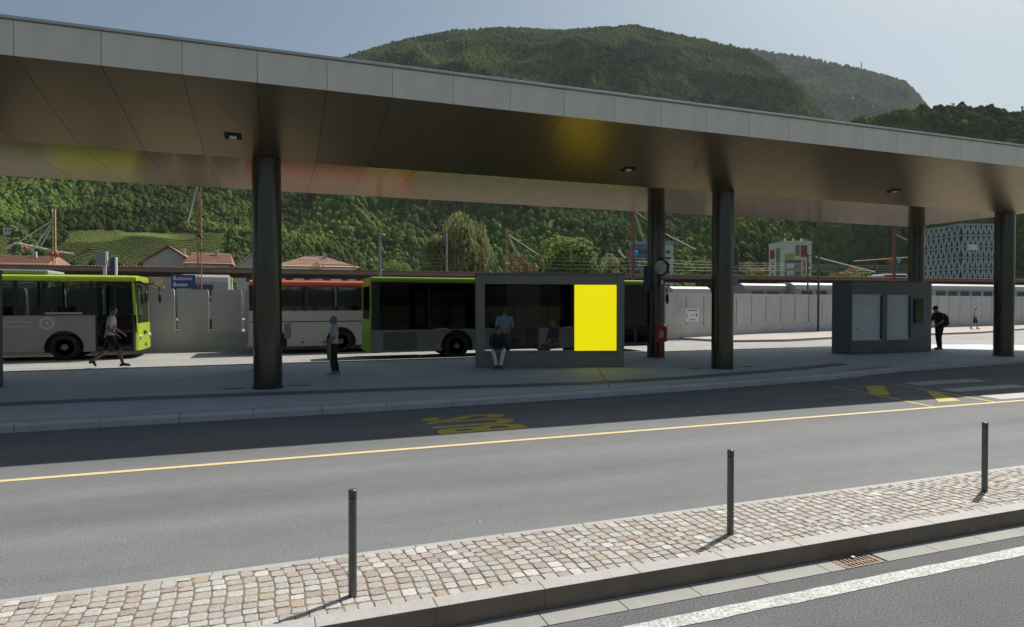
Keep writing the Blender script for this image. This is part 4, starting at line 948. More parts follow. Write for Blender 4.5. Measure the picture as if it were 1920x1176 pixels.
# lamp post in front of the rail roof, signal box
p = at(712, 436, 44); lp = thing('lamp_post', 'slim dark grey lamp post rising behind the green bus tail', 'lamp post', (p.x, 44, 0))
MB().tube((0,0,0),(0,0,p.z),.12,.09,12).build('pole', m_grey, lp); MB().ell((.18,0,p.z-.15),.22,.11,.08,12,7).build('lamp_head', m_grey, lp); MB().bar((0,0,p.z-.05),(.2,0,p.z-.1),.06).build('arm', m_grey, lp)
MB().ell((-.5,0,2.98),.45,.2,.12,10,6).ell((.5,0,2.98),.4,.2,.12,10,6).build('loudspeaker', m_white, lp)
p = at(197, 476, 46); sg = thing('railway_signal', 'grey signal box with white framed hood above the lime bus', 'signal', (p.x, 46, 0))
B(-.10,.06,-.1,.1,0,p.z).build('post', m_lgrey, sg); B(-.45,.05,-.25,-.11,p.z-.75,p.z+.1).build('box', m_grey, sg, bevel=.02); B(.06,.18,-.25,-.11,p.z-.7,p.z+.12).build('hood', m_white, sg)
B(.30,.55,-.2,0,p.z-1.2,p.z-.25).build('signal_head', M('navy_box',(.03,.035,.09),.5), sg, bevel=.02); B(.56,.66,-.2,0,p.z-1.3,p.z-.2).build('head_frame', m_white, sg); B(.061,.66,-.15,-.05,p.z-1.45,p.z-1.31).build('cross_arm', m_white, sg)
# pole pair in front of the far wall
q = onz(1534, 622, .12); fp = thing('gantry_pole', 'thin dark double pole standing in front of the far concrete wall', 'pole', (q.x, q.y, .12))
hz_ = at(1534, 440, q.y).z-.12
MB().tube((0,0,0),(0,0,hz_),.09,.06,10).build('pole', M('pole_dark',(.06,.065,.07),.5), fp); MB().tube((-.45,.5,0),(-.45,.5,hz_*.8),.06,.05,8).build('rear_pole', M('pole_dark',(.06,.065,.07),.5), fp)
MB().bar((-.9,.0,hz_*.78),(.05,.0,hz_*.78),.06).build('cross_arm', M('pole_dark',(.06,.065,.07),.5), fp)
# station name signs
def namesign(label, px0, px1, py0, py1, Y, lines):
    a = at(px0,py0,Y); b = at(px1,py1,Y); t = thing('station_name_sign', label, 'sign', ((a.x+b.x)/2, Y, (a.z+b.z)/2)); w_, h_ = (b.x-a.x)/2, (a.z-b.z)/2
    B(-w_,w_,-.05,.05,-h_,h_).build('panel', m_blue, t, bevel=.02)
    for i, s_ in enumerate(lines): text(s_, 'lettering', m_white, t, h_*.78, (0 if len(lines) == 1 else -w_*.85, -.055, (h_*.45-.9*h_*i if len(lines) > 1 else 0)), (R(90),0,0), align='LEFT' if len(lines) > 1 else 'CENTER')
    for x in (-w_*.7, w_*.7): B(x-.05,x+.05,.055,.15,-a.z+h_,h_).build('post', m_black, t)
    return t
namesign('blue station name sign lettered in white beyond the wall, left of the nearest column', 321,367,515,541,50,['Bolzano','Bozen'])
namesign('dark blue station name sign beyond the wall, right of the second front column', 1367,1397,533,547,50,['Bozen'])
# trains
def railcar(label, px0, px1, Y, ztop, stripe, c1, yaw=0., round_=False):
    a = at(px0,540,Y); b = at(px1,540,Y); t = thing('railcar', label, 'train', (a.x, Y, 0), yaw); L = (b.x-a.x); ztop = at(px0+5, ztop, Y).z
    prof = [(0,.9),(0,ztop-.55),(.15,ztop-.2),(.6,ztop),(2.3,ztop),(2.75,ztop-.2),(2.9,ztop-.55),(2.9,.9)]
    MB().prism(prof, 0, L, 'x').build('body', c1, t, fix=True, bevel=.12 if round_ else .03)
    k = .8
    while k < L-1.6: B(k,k+1.3,-.02,-.002,ztop-1.55,ztop-.75).build('window', m_winfar, t); k += 1.75
    B(.1,L-.1,-.015,-.002,ztop-2.0,ztop-1.75).build('stripe', stripe, t)
    B(.5,L-.5,.3,2.6,.2,.89).build('underframe', m_black, t)
    for k in (1.6, 3.4, L-3.4, L-1.6):
        if 0 < k < L: MB().lathe([(0,.0),(.45,.0),(.45,.12),(0,.12)], (k,.5,.46), axis='y', n=20).build('wheel', m_rim, t)
    return t
m_trw = M('train_white',(.30,.30,.295),.45,var=.06); m_trg = M('train_grey',(.20,.20,.205),.5,var=.08); m_trr = M('train_red',(.38,.02,.03),.4)
railcar('pale grey railcar with dark windows seen over the wall, right of the second column', 1396,1484,47.2,531,m_trg,m_trg)
railcar('white railcar with red end seen over the wall, left of the kiosk', 1490,1572,46.5,530,m_trr,m_trw, round_=True)
railcar('white railcar with red stripe seen over the wall, right of the kiosk', 1745,2050,46,532,m_trr,m_trw)
railcar('white railcar seen over the wall by the red coach', 340,428,52,514,m_trr,m_trw)
railcar('white railcar with grey windows over the wall beside the clock column', 1262,1334,47,537,m_trg,m_trw)

# ================================================================== BUILDINGS
def house(name, label, px0, px1, py_eave, py_ridge, Y, dep, roofm, wallm, gable=False, hip=0.):
    a = at(px0,py_eave,Y); b = at(px1,py_eave,Y); zr = at((px0+px1)/2,py_ridge,Y).z; ze = a.z; t = thing(name, label, 'house', (a.x, Y, 0)); L = b.x-a.x
    B(0,L,0,dep,0,ze-.1).build('wall', wallm, t)
    o_ = .6
    if gable:
        MB().prism([(0,ze-.1),(L,ze-.1),(L/2,zr-.15)], .01, dep, 'y').build('gable', wallm, t, fix=True)
        for s_ in (0,1):
            x0 = -o_ if s_ == 0 else L+o_; zz = ze-.1-(zr-ze)*o_/(L/2)
            MB().hexa([(x0,-o_,zz),(L/2,-o_,zr),(L/2,dep+o_,zr),(x0,dep+o_,zz)],[(x0,-o_,zz+.25),(L/2,-o_,zr+.25),(L/2,dep+o_,zr+.25),(x0,dep+o_,zz+.25)]).build('roof', roofm, t)
    else:
        MB().add([(-o_,-o_,ze),(L+o_,-o_,ze),(L+o_,dep+o_,ze),(-o_,dep+o_,ze),(hip,dep/2,zr),(L-hip,dep/2,zr)],[(0,1,5,4),(1,2,5),(2,3,4,5),(3,0,4),(3,2,1,0)]).build('roof', roofm, t)
        rows = 9
        for k in range(1, rows):
            f = k/rows; B(-o_+ (hip+o_)*f, L+o_-(hip+o_)*f, -.04,.04,0,.07).build('tile_course', roofm, t, loc=(0,-o_+(dep/2+o_)*f, ze+(zr-ze)*f))
    k = 1.2
    while k < L-1.5: 
        wn = B(k,k+1.1,-.03,-.003,ze-2.3,ze-.9).build('window', m_winfar, t); B(k-.1,k+1.2,-.10,-.031,ze-2.42,ze-2.31).build('sill', m_plaster_w, wn); k += 2.8
    c = B(L*.6,L*.6+.5,dep*.35,dep*.35+.5,ze,zr+.5).build('chimney', m_plaster, t)
    return t
house('tiled_house', 'grey gabled house with red tiled roof behind the railway roof, left', 268,362,490,463,108,26,m_tile,m_plaster,gable=True)
house('tiled_house', 'low house with red tiled roof between rusty mast and nearest column', 352,428,494,470,104,10,m_tile,m_plaster)
house('tiled_house', 'pale grey gabled shed just left of the nearest column', 444,520,499,470,100,12,M('shed_grey',(.38,.38,.34),.8,var=.1),m_plaster,gable=True)
house('tiled_house', 'long house with pale tiled hip roof right of the nearest column', 520,668,499,474,106,16,m_tile2,m_plaster_w, hip=4.5)
house('tiled_house', 'brown roofed house at the far left edge behind the railway roof', -30,82,494,474,100,12,m_tile,m_plaster)
def block(name, label, px0, px1, py_top, Y, dep, wallm, yaw=0.):
    a = at(px0,py_top,Y); b = at(px1,py_top,Y); t = thing(name, label, 'building', (a.x,Y,0), yaw); L = b.x-a.x
    B(0,L,0,dep,0,a.z).build('wall', wallm, t); return t, L, a.z
# blocks seen on a corner: local x runs along the right facade, local y along the left one
def corner_block(name, label, pxl, pxc, pxr, py_top, dist, tilt, wallm):
    h = hdir(pxc); v = Vector((h.x, h.y, 0)); l = Vector((-v.y, v.x, 0)); P0 = v*dist
    r = ray(pxc, py_top); zt = CAMH + r.z/math.hypot(r.x, r.y)*dist
    uR = (-l*math.cos(tilt) + v*math.sin(tilt)); ang_ = math.atan2(uR.y, uR.x); uL = Vector((-uR.y, uR.x, 0))
    def ext(px, u):
        d = hdir(px); n = Vector((-d.y, d.x)); return -(P0.x*n.x + P0.y*n.y)/(u.x*n.x + u.y*n.y)
    LR, LL = ext(pxr, uR), ext(pxl, uL)
    t = thing(name, label, 'building', P0, ang_); B(0,LR,0,LL,0,zt).build('wall', wallm, t); return t, LR, LL, zt
def hdir(px):
    r = ray(px, YH); h = Vector((r.x, r.y)); return h.normalized()
m_g5 = M('panel_grey',(.17,.165,.155),.7,var=.1); m_ye = M('panel_ochre',(.55,.38,.12),.7); m_re = M('panel_red',(.33,.05,.045),.7); m_gd = M('panel_slate',(.20,.22,.23),.6)
t, LR, LL, h = corner_block('office_block', 'white office block with red, grey and yellow facade panels', 1441, 1470, 1521, 455, 260, R(25), m_plaster_w)
B(-.2,LR+.2,-.2,LL+.2,h,h+.6).build('parapet', m_plaster_w, t)
def fr_(a,b,z0,z1,mm,nm='facade_panel',pr=.10): return B(LR*a,LR*b,-pr,-.004,h*z0,h*z1).build(nm, mm, t)
def fl_(a,b,z0,z1,mm,nm='facade_panel',pr=.10): return B(-pr,-.004,LL*a,LL*b,h*z0,h*z1).build(nm, mm, t)
fl_(.62,.9,.78,.92,m_re); fl_(.28,.50,.30,.93,m_gd,'glass_strip')
for k in range(5): fl_(.68,.80,.34+k*.085,.39+k*.085,m_winfar,'window')
fr_(.02,.62,.25,.74,m_g5,pr=.08); fr_(.02,.38,.745,.83,m_ye); fr_(.40,.56,.80,.96,m_gd); fr_(.60,.84,.78,.96,m_re); fr_(.66,.80,.30,.74,m_ye)
for k in range(4): B(LR*.08,LR*.36,-.14,-.081,h*(.30+k*.105),h*(.36+k*.105)).build('window', m_plaster_w, t)
for k in range(4): fr_(.70,.78,.34+k*.1,.39+k*.1,m_winfar,'window',.14); fr_(.86,.95,.34+k*.1,.39+k*.1,m_winfar,'window')
for k in (.1,.4,.7): B(LR*k,LR*k+.5,2,2.5,h+.6,h+1.8).build('roof_vent', m_lgrey, t)
t, LR, LL, h = corner_block('blue_block', 'blue and white building partly hidden by the clock column', 1180, 1186, 1262, 458, 230, R(8), M('facade_blue',(.10,.17,.34),.6,var=.08))
B(-.3,LR+.3,-.3,LL+.3,h,h+.9).build('parapet', M('parapet_blue',(.30,.38,.52),.6), t); B(LR*.72,LR,-.12,-.004,0,h-.3).build('white_tower', M('tower_pale',(.50,.54,.62),.6), t)
for k in range(6):
    B(LR*.82,LR*.92,-.16,-.121,h-3.4-k*2.4,h-2.2-k*2.4).build('window', m_winfar, t); B(LR*.06,LR*.66,-.06,-.004,h-3.4-k*2.4,h-2.0-k*2.4).build('window_band', m_winfar, t)
LB, LR, LL, h = corner_block('lattice_building', 'large glass building wrapped in a pale diamond lattice at the right', 1733, 1801, 1871, 421, 250, R(38), M('curtain_glass',(.085,.12,.165),.2,var=.25,scale=.4))
m_lat = M('lattice_steel',(.40,.46,.52),.5,metal=.2); nl = 7; lev = 6; ch = (h-6)/lev
for fac, LF in (('R',LR),('L',LL)):
    P_ = (lambda a, z: (a,-.3,z)) if fac == 'R' else (lambda a, z: (-.3,a,z))
    for r_ in range(lev):
        z0, z1 = 6+r_*ch, 6+(r_+1)*ch
        for k in range(nl):
            x0, x1 = k*LF/nl, (k+1)*LF/nl; f = (r_ % 2)
            zb, zu = (z0, z1) if not f else (z1, z0)
            MB().bar(P_(x0,zb),P_((x0+x1)/2,zu),.62,.3,up=(0,1,0) if fac == 'R' else (1,0,0)).build('diagonal', m_lat, LB)
            MB().bar(P_((x0+x1)/2,zu),P_(x1,zb),.62,.3,up=(0,1,0) if fac == 'R' else (1,0,0)).build('diagonal', m_lat, LB)
        MB().bar(P_(0,z1),P_(LF,z1),.30,.45).build('floor_band', m_lat, LB)
    for k in range(6):
        a, b = P_((k+.12)*LF/6, .6), P_((k+.88)*LF/6, 5.2)
        B(min(a[0],b[0])-(0 if fac=='R' else .06), max(a[0],b[0])+(0 if fac=='R' else .25), min(a[1],b[1])-(.06 if fac=='R' else 0), max(a[1],b[1])+(.25 if fac=='R' else 0), .6, 5.2).build('window', m_winfar, LB)
B(LR*.12,LR*.40,-.75,-.5,h-8.2,h-6.4).build('sign_panel', m_white, LB)
vn = thing('parked_van', 'white rounded van roof showing above the railway roof right of centre', 'van', at(1655,519,70)); b = at(1706,519,70); L = b.x-vn.location.x
z0 = vn.location.z; vn.location.z = 0
MB().prism([(0,3.0),(0,z0+.1),(.5,z0+.42),(L-.6,z0+.48),(L,z0+.2),(L,3.0)], 0, 2.2, 'y').build('body', m_trw, vn, fix=True, bevel=.15); B(.5,L-.9,-.03,-.002,z0+.0,z0+.3).build('window', m_winfar, vn); B(.2,L-.2,.1,2.1,.4,2.99).build('carrier_frame', m_grey, vn)

# ================================================================== TREES
def leafcloud(mb, rnd, c, r, n, size, droop=0.):
    for _ in range(n):
        while True:
            d = Vector((rnd.uniform(-1,1), rnd.uniform(-1,1), rnd.uniform(-1,1)))
            if .05 < d.length < 1: break
        d = d.normalized()*(d.length**.35); p = Vector((c[0]+d.x*r[0], c[1]+d.y*r[1], c[2]+d.z*r[2]))
        nrm = (d*.8 + Vector((rnd.uniform(-.7,.7), rnd.uniform(-.7,.7), rnd.uniform(-.2,.9)))).normalized()
        u = nrm.cross(Vector((rnd.uniform(-1,1), rnd.uniform(-1,1), rnd.uniform(-1,1)))); 
        if u.length < .1: continue
        u = u.normalized(); v = nrm.cross(u); s_ = size*rnd.uniform(.6,1.3)
        if droop: u = Vector((rnd.uniform(-.2,.2), rnd.uniform(-.2,.2), -1)); v = nrm.cross(u).normalized(); a, b = u*s_*2.2, v*s_*.5
        else: a, b = u*s_, v*s_*.75
        mb.add([p-a*.5-b*.5, p+a*.5-b*.35, p+a*.6+b*.4, p-a*.4+b*.5], [(0,1,2,3)])
def tree(name, label, px, py_top, Y, wpx, mat, seed, style='round', leaves=2600, base=0.):
    rnd = random.Random(seed); top = at(px, py_top, Y); Hh = top.z-base; wd = (at(px+wpx/2,py_top,Y)-at(px-wpx/2,py_top,Y)).x/2
    t = thing(name, label, 'tree', (top.x, Y, base), 0, 'trees between the railway and the hill')
    tr = MB(); tr.tube((0,0,-.2),(0,0,Hh*.35),.045*Hh*.5,.03*Hh*.5,10)
    cl = []
    nC = 16 if style == 'round' else 20
    for i in range(nC):
        a = rnd.uniform(0,6.28); zz = rnd.uniform(.34,.95); rr = wd*.66*math.sqrt(max(.05,1-((zz-.58)/.45)**2))*rnd.uniform(.5,1.05)
        c = (math.cos(a)*rr, math.sin(a)*rr, Hh*zz*.96); k = rnd.uniform(.24,.42)*wd
        cl.append((c, k)); tr.tube((0,0,Hh*rnd.uniform(.15,.4)), c, .02*Hh*.4, .006*Hh*.4, 6)
    tr.build('trunk', m_bark, t)
    mb = MB(); per = leaves//nC; ls = wd*.075
    for c, k in cl:
        if style == 'willow': leafcloud(mb, rnd, (c[0],c[1],c[2]-k*.5), (k*1.05,k*1.05,k*1.5), per, ls*.8, 1)
        else: leafcloud(mb, rnd, c, (k,k,k*.85), per, ls)
    leafcloud(mb, rnd, (0,0,Hh*.55), (wd*.6,wd*.6,Hh*.33), leaves//6, ls*1.3)
    mb.build('crown', mat, t); return t
lf_w = leafmat('leaf_willow',(.15,.165,.07),(.33,.34,.16), .5); lf_g = leafmat('leaf_green',(.09,.15,.03),(.23,.31,.075), .45); lf_d = leafmat('leaf_dark',(.05,.085,.025),(.13,.17,.05), .4); lf_y = leafmat('leaf_olive',(.13,.14,.04),(.28,.26,.08), .45); lf_r = leafmat('leaf_russet',(.14,.10,.035),(.26,.15,.06))
tree('willow_tree','large drooping willow above the green bus',860,408,125,142,lf_w,1,'willow',13000)
tree('leafy_tree','bright green rounded tree right of the willow',1064,447,120,128,lf_g,2,leaves=5200)
tree('leafy_tree','olive bushy tree just right of the bright green tree',1140,474,128,62,lf_w,3)
tree('leafy_tree','pale green round tree between the lamp post and the willow',742,482,112,62,lf_g,4)
tree('leafy_tree','olive green bush in front of the pale tiled roof',592,479,96,44,lf_y,5,leaves=1500)
tree('leafy_tree','russet tinted bush behind the ochre mast',978,476,118,58,lf_r,6,leaves=1800)
tree('leafy_tree','green tree in front of the blue building',1216,474,130,44,lf_y,7)
tree('leafy_tree','dark leafy tree left of the willow, low behind the roof',800,488,118,46,lf_d,8,leaves=1500)
tree('leafy_tree','dark leafy bush between the willow and the russet bush',915,485,122,40,lf_d,9,leaves=1500)
tree('leafy_tree','olive tree left of the white office block',1415,486,170,60,lf_y,10,leaves=1800)
tree('leafy_tree','dull green tree behind the second front column',1335,484,160,76,lf_d,11)
tree('leafy_tree','light green bush right of the white office block',1590,500,120,84,lf_y,12,leaves=2200)
tree('leafy_tree','green tree seen under the railway roof by the red coach',580,515,70,70,lf_g,14,leaves=2000)
tree('leafy_tree','olive tree seen under the railway roof over the lime bus',110,510,72,110,lf_y,15,leaves=2200)
tree('leafy_tree','pale olive tree under the railway roof over the lime nose',285,512,72,56,lf_y,16,leaves=1600)

# ================================================================== HILLS AND FOREST
def interp(P, x):
    if x <= P[0][0]: return P[0][1]
    for (a,b),(c,d) in zip(P[:-1],P[1:]):
        if x <= c:
            t = (x-a)/(c-a); return b+(d-b)*t
    return P[-1][1]
def hdir(px):
    r = ray(px, YH); h = Vector((r.x, r.y)); return h.normalized()
class Hill:
    def __init__(s, ridge, D, d0, pw, base=0., amp=22., fr=150., seed=0., fine=5.):
        s.r, s.D, s.d0, s.pw, s.base, s.amp, s.fr, s.seed = ridge, D, d0, pw, base, amp, fr, seed; s.fine = fine
    def z(s, px, d):
        y = interp(s.r, px); r = ray(px, y); e = r.z/math.hypot(r.x, r.y); D = interp(s.D, px); d0 = interp(s.d0, px); zr = CAMH + e*D
        k = (d-d0)/(D-d0)
        if k <= 0: return s.base - 2 + k*4
        h = hdir(px); X, Y = h.x*d, h.y*d
        if k > 1: return zr - (k-1)*(D-d0)*.45
        n = mnoise.fractal(Vector((X/s.fr, Y/s.fr*.6, s.seed)), 1.0, 2.0, 4)
        rg = 1-abs(mnoise.noise(Vector((X/s.fr*.75+Y/s.fr*.35, Y/s.fr*.22, s.seed+5))))*2.4
        r2 = 1-abs(mnoise.noise(Vector((X/s.fr*2.1-Y/s.fr*.6, Y/s.fr*.7, s.seed+9))))*2.4
        return s.base + (zr-s.base)*(k**s.pw) + (n*s.amp + rg*s.amp*1.5 + r2*s.amp*.55)*min(1, k*3)*min(1, (1-k)*2.6)**1.6 + s.fine*(1-abs(mnoise.noise(Vector(((X*.8+Y*.45)/62, (Y-X*.3)/150, s.seed+2))))*3)*min(1, k*6)*min(1, (1-k)*8)
    def point(s, px, d):
        h = hdir(px); return Vector((h.x*d, h.y*d, s.z(px, d)))
def hill_mesh(name, H, px0, px1, nc, nr):
    vs = []; fs = []
    for i in range(nc+1):
        px = px0+(px1-px0)*i/nc; D = interp(H.D,px); d0 = interp(H.d0,px)
        for j in range(nr+1):
            k = j/nr*1.25; vs.append(H.point(px, d0+(D-d0)*k))
    for i in range(nc):
        for j in range(nr): a = i*(nr+1)+j; fs.append((a, a+nr+1, a+nr+2, a+1))
    me = bpy.data.meshes.new(name); me.from_pydata(vs, [], fs); me.polygons.foreach_set('use_smooth', [True]*len(fs)); me.materials.append(m_soil)
    o = bpy.data.objects.new(name, me); COL.objects.link(o); o['kind'] = 'structure'; return o
HA = Hill([(-1400,360),(-600,290),(0,245),(300,195),(500,152),(650,110),(700,95),(760,78),(850,61),(940,55),(1050,60),(1120,56),(1190,50),(1230,61),(1280,71),(1350,86),(1400,99),(1450,128),(1500,168),(1540,215),(1580,262),(1640,330),(1700,400),(1800,480)],
          [(-1400,1100),(300,1300),(900,1500),(1300,1500),(1700,1250),(1800,1200)], [(-1400,400),(300,420),(900,430),(1180,430),(1330,520),(1450,640),(1800,820)], 1.22, 0, 46, 200, 1.3, 9.)
HB = Hill([(1150,140),(1330,95),(1400,94),(1440,101),(1500,109),(1560,121),(1600,131),(1640,140),(1690,155),(1712,175),(1740,210),(1770,228),(1850,262),(1950,330),(2200,430)],
          [(1150,2900),(2200,2800)], [(1150,2000),(2200,1900)], 1.0, 60, 60, 320, 4.1)
HC = Hill([(1180,540),(1260,470),(1330,410),(1400,352),(1500,292),(1560,254),(1600,238),(1680,224),(1730,217),(1780,213),(1850,218),(1920,227),(2000,240),(2200,265),(2700,340)],
          [(1180,480),(1330,545),(1500,600),(2700,640)], [(1180,330),(1330,400),(1480,470),(1600,520),(2700,545)], .80, 0, 9, 90, 8.7, 4.)
hill_mesh('hill_main', HA, -1400, 1800, 200, 90); hill_mesh('hill_far', HB, 1150, 2200, 90, 50); hill_mesh('hill_near', HC, 1180, 2700, 110, 50)
def forest_mat(name, cols, lo=.45, hi=1.5):
    m = bpy.data.materials.new(name); m.use_nodes = True; t = m.node_tree; L = t.links.new; b = t.nodes['Principled BSDF']; b.inputs['Roughness'].default_value = .9; b.inputs['Specular IOR Level'].default_value = .03
    oi = t.nodes.new('ShaderNodeObjectInfo'); cr = t.nodes.new('ShaderNodeValToRGB'); e = cr.color_ramp.elements
    e[0].color = (*cols[0],1); e[1].color = (*cols[-1],1)
    for i, c in enumerate(cols[1:-1]): q = e.new((i+1)/(len(cols)-1)); q.color = (*c,1)
    g = t.nodes.new('ShaderNodeNewGeometry'); n = t.nodes.new('ShaderNodeTexNoise'); n.inputs['Scale'].default_value = .022; n.inputs['Detail'].default_value = 4; L(g.outputs['Position'], n.inputs['Vector'])
    ad = t.nodes.new('ShaderNodeMath'); ad.operation = 'MULTIPLY_ADD'; ad.inputs[1].default_value = .55; L(oi.outputs['Random'], ad.inputs[0])
    mr = t.nodes.new('ShaderNodeMapRange'); mr.inputs['From Min'].default_value = .32; mr.inputs['From Max'].default_value = .68; mr.inputs['To Max'].default_value = .45; L(n.outputs[0], mr.inputs[0]); L(mr.outputs[0], ad.inputs[2]); L(ad.outputs[0], cr.inputs[0])
    n4 = t.nodes.new('ShaderNodeTexNoise'); n4.inputs['Scale'].default_value = .0085; n4.inputs['Detail'].default_value = 5; n4.inputs['Roughness'].default_value = .65; L(g.outputs['Position'], n4.inputs['Vector'])
    m4 = t.nodes.new('ShaderNodeMapRange'); m4.inputs['From Min'].default_value = .38; m4.inputs['From Max'].default_value = .60; m4.inputs['To Min'].default_value = lo; m4.inputs['To Max'].default_value = hi; L(n4.outputs[0], m4.inputs[0])
    n2 = t.nodes.new('ShaderNodeTexNoise'); n2.inputs['Scale'].default_value = .7; n2.inputs['Detail'].default_value = 3; L(g.outputs['Position'], n2.inputs['Vector'])
    m2 = t.nodes.new('ShaderNodeMapRange'); m2.inputs['From Min'].default_value=.3; m2.inputs['From Max'].default_value=.7; m2.inputs['To Min'].default_value = .72; m2.inputs['To Max'].default_value = 1.22; L(n2.outputs[0], m2.inputs[0])
    vm = t.nodes.new('ShaderNodeVectorMath'); vm.operation = 'SCALE'; m5 = t.nodes.new('ShaderNodeMath'); m5.operation = 'MULTIPLY'; L(m2.outputs[0], m5.inputs[0]); L(m4.outputs[0], m5.inputs[1])
    L(cr.outputs[0], vm.inputs[0]); L(m5.outputs[0], vm.inputs['Scale']); L(vm.outputs[0], b.inputs['Base Color'])
    return m
m_forest = forest_mat('forest_leaves', [(.032,.060,.015),(.056,.092,.020),(.086,.120,.024),(.066,.104,.022),(.114,.134,.031),(.138,.130,.041)])
m_vine = forest_mat('vine_leaves', [(.14,.17,.045),(.20,.225,.065),(.17,.195,.055)], .95, 1.15)
def tree_gn(name, mat, zs=1.15, disp=.55, sub=3):
    ng = bpy.data.node_groups.new(name, 'GeometryNodeTree'); ng.interface.new_socket('Geometry', in_out='INPUT', socket_type='NodeSocketGeometry'); ng.interface.new_socket('Geometry', in_out='OUTPUT', socket_type='NodeSocketGeometry')
    N = ng.nodes.new; L = ng.links.new; gi = N('NodeGroupInput'); go = N('NodeGroupOutput')
    g2i = N('GeometryNodeGeometryToInstance')
    for k in range(4):
        ic = N('GeometryNodeMeshIcoSphere'); ic.inputs['Radius'].default_value = 1; ic.inputs['Subdivisions'].default_value = sub
        no = N('ShaderNodeTexNoise'); no.noise_dimensions = '4D'; no.inputs['W'].default_value = 3.7*k+.5; no.inputs['Scale'].default_value = 1.7; no.inputs['Detail'].default_value = 4; no.inputs['Roughness'].default_value = .75
        po = N('GeometryNodeInputPosition'); L(po.outputs[0], no.inputs['Vector'])
        su = N('ShaderNodeMath'); su.operation = 'MULTIPLY_ADD'; su.inputs[1].default_value = disp*2.6; su.inputs[2].default_value = 1-disp*1.3; L(no.outputs[0], su.inputs[0])
        vm = N('ShaderNodeVectorMath'); vm.operation = 'SCALE'; L(po.outputs[0], vm.inputs[0]); L(su.outputs[0], vm.inputs['Scale'])
        v2 = N('ShaderNodeVectorMath'); v2.operation = 'MULTIPLY'; v2.inputs[1].default_value = (1,1,zs*(1+.13*k)); L(vm.outputs[0], v2.inputs[0])
        sp = N('GeometryNodeSetPosition'); L(ic.outputs[0], sp.inputs[0]); L(v2.outputs[0], sp.inputs['Position'])
        ss = N('GeometryNodeSetShadeSmooth'); ss.inputs['Shade Smooth'].default_value = False; L(sp.outputs[0], ss.inputs[0])
        sm = N('GeometryNodeSetMaterial'); sm.inputs['Material'].default_value = mat; L(ss.outputs[0], sm.inputs[0]); L(sm.outputs[0], g2i.inputs[0])
    iop = N('GeometryNodeInstanceOnPoints'); iop.inputs['Pick Instance'].default_value = True; L(gi.outputs[0], iop.inputs['Points']); L(g2i.outputs[0], iop.inputs['Instance'])
    a1 = N('GeometryNodeInputNamedAttribute'); a1.data_type = 'FLOAT'; a1.inputs[0].default_value = 'sc'; L(a1.outputs[0], iop.inputs['Scale'])
    a2 = N('GeometryNodeInputNamedAttribute'); a2.data_type = 'FLOAT'; a2.inputs[0].default_value = 'rz'
    cx = N('ShaderNodeCombineXYZ'); L(a2.outputs[0], cx.inputs[2]); L(cx.outputs[0], iop.inputs['Rotation']); L(iop.outputs[0], go.inputs[0])
    return ng
gn_f = tree_gn('forest_crowns', m_forest); gn_v = tree_gn('vine_bushes', m_vine, .8, .4, 2)
def scatter(name, label, cat, pts, gn):
    me = bpy.data.meshes.new(name); me.from_pydata([p[0] for p in pts], [], [])
    a = me.attributes.new('sc','FLOAT','POINT'); a.data.foreach_set('value', [p[1] for p in pts]); a = me.attributes.new('rz','FLOAT','POINT'); a.data.foreach_set('value', [random.uniform(0,6.28) for p in pts])
    o = bpy.data.objects.new(name, me); COL.objects.link(o); md = o.modifiers.new('scatter','NODES'); md.node_group = gn; return tag(o, label, cat, kind='stuff')
def in_vine(X, Y):
    return ((124 < X < 236 and 433 < Y < 462) or (228 < X < 428 and 438 < Y < 500) or (112 < X < 345 and 455 < Y < 505) or (-80 < X < 26 and 441 < Y < 500) or (84 < X < 135 and 461 < Y < 505))
def forest(H, px0, px1, n, r, vine=False, sparse=None):
    out = []; rnd = random.Random(n)
    tx0, tx1 = math.atan((px0-CX)/FPX), math.atan((px1-CX)/FPX)
    while len(out) < n:
        a = rnd.uniform(tx0, tx1); px = CX+FPX*math.tan(a); D = interp(H.D,px); d0 = interp(H.d0,px)
        d = math.sqrt(rnd.uniform((d0*.96)**2, (D*1.02)**2)); p = H.point(px, d)
        if p.z < -3: continue
        q = proj(p)
        if vine and in_vine(*q) : continue
        if sparse and sparse(q, rnd): continue
        s_ = r*rnd.choice((rnd.uniform(.55,.9),rnd.uniform(.8,1.3),rnd.uniform(1.1,1.65)))*(.85+.0003*min(d,1200)); p.z += s_*.55; out.append((p, s_))
    return out
fA = forest(HA, -300, 1740, 125000, 2.15, vine=True)
scatter('hill_forest', 'dense broadleaf forest covering the big green hill', 'forest', fA, gn_f)
scatter('far_forest', 'hazy forest on the farther hill at the right', 'forest', forest(HB, 1240, 2100, 30000, 3.5), gn_f)
scatter('near_forest', 'dark forest on the steep near slope at the right', 'forest', forest(HC, 1190, 2300, 14000, 2.5, sparse=lambda q, rn: (1590 < q[0] < 1735 and 425 < q[1] < 470 and rn.random() < .85)), gn_f)
vp = []; rnd = random.Random(3)
for px in range(-90, 430, 1):
    D = interp(HA.D,px); d = 400
    while d < 1000:
        p = HA.point(px+rnd.uniform(-.4,.4), d); q = proj(p)
        if in_vine(*q): s_ = rnd.uniform(.5,.85); p.z += .4; vp.append((p, s_))
        d += 2.6
scatter('vineyard', 'light green vineyard rows on the lower slope at the left', 'vineyard', vp, gn_v)
def hill_at(H, px, py):   # where the sight line meets the slope
    d = interp(H.d0, px)
    while d < 1500:
        p = H.point(px, d)
        if proj(p)[1] <= py: return p
        d += 2
    return p
p = hill_at(HA, 166, 476); tree('leafy_tree','dark round tree in the vines above the signal box',166,456,p.y,16,lf_d,13,leaves=900,base=p.z-.5)
